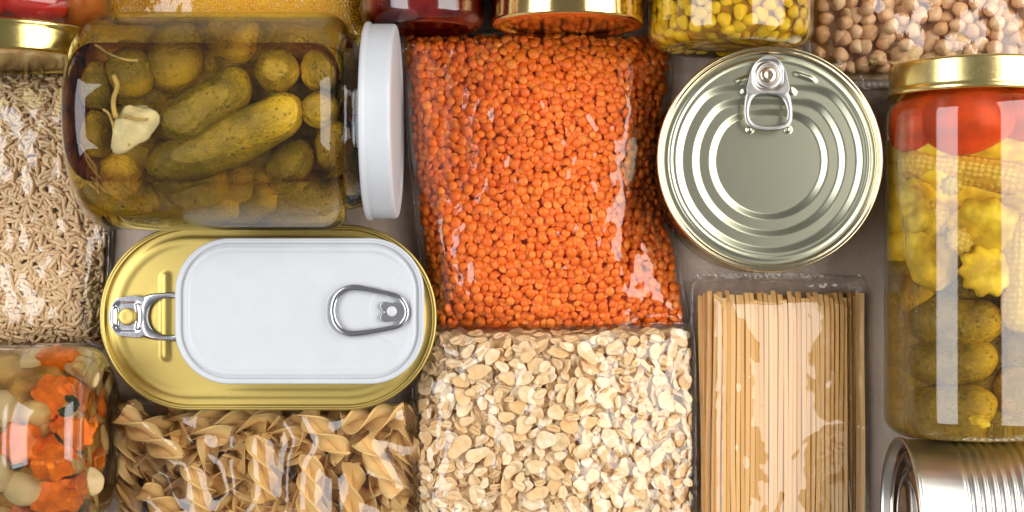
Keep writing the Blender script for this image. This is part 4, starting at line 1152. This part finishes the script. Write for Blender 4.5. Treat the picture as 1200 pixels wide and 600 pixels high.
n = len(npo); F = F + [(k + j, len(V) + j, len(V) + (j + 1) % n, k + (j + 1) % n) for j in range(n)]
child('nose_plate', np.r_[V, V2], F, SILV, gt)
V, F = lathe([(0, 10), (2.6, 9.8), (3.4, 8.8), (3.5, 6), (3.2, .01)], (o0[0], o0[1], zt - .6), (0, 0, 1), 40)
child('rivet', V, F, GOLD2, gt)
# white tin on top
wx0, wy0, wx1, wy1, wz = 231, 283.5, 504, 443.5, 124
def hw(x, y):
    s = -sd_rr(x, y, wx0 + 6, wy0 + 6, wx1 - 6, wy1 - 6, 54)
    h = 3.4 * step(-(s - 3), 1.0) - 2.4 * step(-(s - 9), 1.0)
    qx = (x - 478); qy = (y - 364)
    h = h + .7 * bead(sd_rr(x, y, 398, 336, 470, 392, 24), 1.5, 1) + bead(np.abs(np.hypot(x - 482, y - 364) - 36) + 20 * (x > 470), 1.8, .7)
    return h
wt_ = tin('white_tin', wx0, wy0, wx1, wy1, 60, gz, wz, WHITE, 'white oval tin without print stacked on the gold tin', hw, nr=90)
o1 = at(460, 366, wz + 1)[:2]; zt = wz - 1.2
outer = smooth_loop(xf([(19, 0), (17, -8), (10, -20), (-10, -25), (-38, -31), (-52, -30), (-66, -20), (-70, -2), (-66, 16), (-52, 27), (-38, 27), (-10, 22), (10, 18), (17, 8)], o1, 0), 120, 3)
inner = smooth_loop(xf([(13, 0), (11, -8), (5, -15), (-10, -19), (-38, -24), (-50, -23), (-60, -15), (-63, -2), (-60, 11), (-50, 20), (-38, 20), (-10, 16), (5, 13), (11, 7)], o1, 0), 120, 3)
child('pull_tab', *tab_ring(outer, align(outer, inner), 2.6, zt), SILV, wt_, recalc=True)
nose = smooth_loop(xf([(14, -9), (14, 9), (6, 11), (-2, 9), (-9, 11), (-15, 8), (-13, 2), (-8, 0), (-13, -3), (-15, -9), (-9, -12), (-2, -9), (6, -12)], o1, 0), 90, 2)
V, F = panel(nose, np.zeros_like(nose), 0, lambda x, y: .5 + 0 * x, 10, zt - .6)
k = len(V) - len(nose); V2 = V[k:].copy(); V2[:, 2] -= 1.6; n = len(nose)
child('nose_plate', np.r_[V, V2], F + [(k + j, len(V) + j, len(V) + (j + 1) % n, k + (j + 1) % n) for j in range(n)], metal('tab_grey', (.42, .41, .42), rough=.35), wt_)
V, F = lathe([(0, 5.9), (1.8, 5.6), (2.3, 4.6), (2.4, .01)], (o1[0] - 1, o1[1] - 1, zt - .2), (0, 0, 1), 32)
child('rivet', V, F, WHITE, wt_)

# round tin
zc = 112; cc = at(903, 186, zc); Rr = 133 * (D - zc) / D
rc = empty('round_tin', (cc[0], cc[1], 0), 'round unopened tin with a pull tab, seen from above', 'tin')
a = np.arange(200) * 2 * np.pi / 200; N = np.stack([np.cos(a), np.sin(a)], 1); P = cc[:2] + N * Rr
STEEL = metal('tin_steel', (.47, .46, .335), rough=.3, scr=(1400, 1400, 1400), amt=.02, var=.03, bump=.01)
RIM = metal('tin_rim', (.72, .62, .40), rough=.17, scr=(260, 260, 260), amt=.02)
V, F = sweep(P, N, [(10, 2), (3, 0), (1, 2), (1.4, 8), (3.5, 12), (3.5, 30), (2.6, 34), (3.5, 38), (3.5, 46), (2.6, 50), (3.5, 54), (3.5, 62), (2.6, 66), (3.5, 70), (3.5, zc - 8)])
mk('body', V, F + [tuple(range(200))], RIM, rc)
V, F = sweep(P, N, [(3.5, zc - 8), (.6, zc - 7), (0, zc - 5), (0, zc - 2.5), (.6, zc - .9), (1.6, zc), (2.8, zc - .3), (3.6, zc - 1.6), (4.4, zc - 1.9), (5.2, zc - 1.4), (6.2, zc - 1.0), (7.4, zc - 1.5), (8.2, zc - 3.2), (9.0, zc - 7.5)])
mk('rim', V, F, RIM, rc)
s_ = (D - zc) / D
def hr(x, y):
    u = (x - cc[0]) / s_; v = (y - cc[1]) / s_
    def Dsh(R_, vt, k=10):
        a_ = np.hypot(u, v - 1) - R_; b_ = vt - v
        m = np.maximum(a_, b_); return np.where(np.abs(a_ - b_) < k, m + (k - np.abs(a_ - b_)) ** 2 / (4 * k), m)
    h = 0 * u
    h = h + .9 * bead(np.hypot(u, v) - 117, 2.2, 1)
    for (R_, vt, kk) in ((110, -88, 14), (90, -72, 12), (70, -64, 24)):      # pressed steps, each a slope about 8 wide
        dd = Dsh(R_, vt, kk); h = h - 3.4 * np.clip(-dd / 7.5, 0, 1)
    h = h + 6
    for (bx, by, ang) in ((-27, -95, -.33), (41, -97, .33)):
        c_, sn = math.cos(ang), math.sin(ang); uu = (u - bx) * c_ + (v - by) * sn; vv = -(u - bx) * sn + (v - by) * c_
        h = h + bead(np.hypot(np.maximum(np.abs(uu) - 9, 0), vv), 2.6, 2.2)
    for (bx, by) in ((-29, -80), (26, -80), (-22, -36), (23, -36)):
        h = h + bead(np.hypot(u - bx, v - by), 3.6, 2.6)
    return h
V, F = panel(P, N, 9.0, hr, 120, zc - 12.0, center=cc[:2])
mk('lid', V, F, STEEL, rc)
zt = zc - 3.0; o2_ = at(900, 88, zt)[:2]
TABM = metal('tab_aluminium', (.50, .48, .45), rough=.36, scr=(500, 500, 500), amt=.04)
outer = smooth_loop(xf([(-1, -23.5), (9, -19), (17, -10), (22, 2), (24, 18), (28, 38), (28, 54), (20, 62), (2, 64), (-16, 63), (-26, 56), (-28, 42), (-25, 22), (-22, 4), (-18, -9), (-9, -19)], o2_, 0, .97), 140, 2)
inner = smooth_loop(xf([(-2, 22), (-16, 24), (-21, 34), (-22, 48), (-16, 56), (0, 58), (16, 56), (22, 49), (21, 35), (14, 24)], o2_, 0, .97), 140, 2)
ringo = smooth_loop(xf([(-2, 15), (16, 14), (24.5, 19), (28, 38), (28, 54), (20, 62), (2, 64), (-16, 63), (-26, 56), (-28, 42), (-26, 22), (-20, 14)], o2_, 0, .97), 140, 2)
child('pull_tab', *tab_ring(ringo, align(ringo, inner), 1.9, zt), TABM, rc, recalc=True)
npo = smooth_loop(xf([(-1, -24), (9, -20), (17, -11), (22, 2), (25, 21), (14, 22), (0, 20), (-14, 22), (-26, 22), (-22, 3), (-18, -10), (-9, -20)], o2_, 0, .97), 120, 2)
def ph2(x, y):
    u = x - o2_[0]; v = y - o2_[1]
    s1 = np.hypot(u, v) ; s2 = sd_rr(u, v, -15.5, -16, 15.5, 16, 11)
    return 1.9 - 2.6 * step(s2, .7) + bead(s1 - 12.6, 1.6, 1.4)
V, F = panel(npo, np.zeros_like(npo), 0, ph2, 44, zt + .8)
k = len(V) - len(npo); V2 = V[k:].copy(); V2[:, 2] = zt - 1.6; n = len(npo)
child('nose_plate', np.r_[V, V2], F + [(k + j, len(V) + j, len(V) + (j + 1) % n, k + (j + 1) % n) for j in range(n)], TABM, rc)
V, F = lathe([(0, 9), (2.4, 8.8), (3.2, 8), (3.3, 3), (2.7, 2), (2.6, .01)], (o2_[0], o2_[1], zt - .6), (0, 0, 1), 40)
child('rivet', V, F, metal('rivet_brass', (.70, .58, .44), rough=.25), rc)

# ribbed tin lying on its side, bottom right
Rb = 92.0; cb = at(0, 609, Rb)[1]; xb_ = 1031.0
r6 = empty('ribbed_tin', (xb_ + 120, cb, 0), 'plain silver ribbed food tin lying on its side in the bottom right corner', 'tin')
pr = [(10, Rb - 7), (4, Rb - 5), (1.5, Rb - 4.2), (0, Rb - 2.6), (-.2, Rb - 1.2), (.6, Rb - .2), (2, Rb), (4, Rb - .4), (5.5, Rb - 1.8), (8, Rb - 2.5), (50, Rb - 2.5)]
x = 52
while x < 250:
    pr += [(x + q, Rb - 2.5 - 1.9 * math.sin(math.pi * q / 9.0) ** 2 * 1.2) for q in (0, 1.5, 3, 4.5, 6, 7.5)]
    x += 10.5
pr += [(300, Rb - 2.5), (306, Rb)]
SILB = metal('ribbed_steel', (.64, .60, .54), rough=.33, scr=(40, 600, 600), amt=.04, var=.05)
V, F = lathe(pr, (xb_, cb, Rb), (1, 0, 0), 160); mk('body', V, F, SILB, r6)
V, F = lathe([(10, Rb - 7), (14, Rb - 8), (13, Rb - 14), (10, Rb - 17), (10, Rb - 26), (12.5, Rb - 29), (12.5, Rb - 37), (10, Rb - 40), (10, Rb - 50), (12, Rb - 53), (12, .01)], (xb_, cb, Rb), (1, 0, 0), 128)
mk('end_disc', V, F, metal('end_steel', (.52, .42, .33), rough=.14, scr=(300, 300, 300), amt=.03), r6)

# ---------------------------------------------------------------- render settings
sc.view_settings.view_transform = 'Standard'; sc.view_settings.look = 'None'
sc.view_settings.exposure = 0; sc.view_settings.gamma = 1
cy = sc.cycles
cy.use_denoising = True
cy.max_bounces = 16; cy.transmission_bounces = 12; cy.transparent_max_bounces = 24; cy.glossy_bounces = 5; cy.diffuse_bounces = 4
cy.caustics_refractive = True; cy.caustics_reflective = False; cy.sample_clamp_indirect = 8; cy.blur_glossy = .3
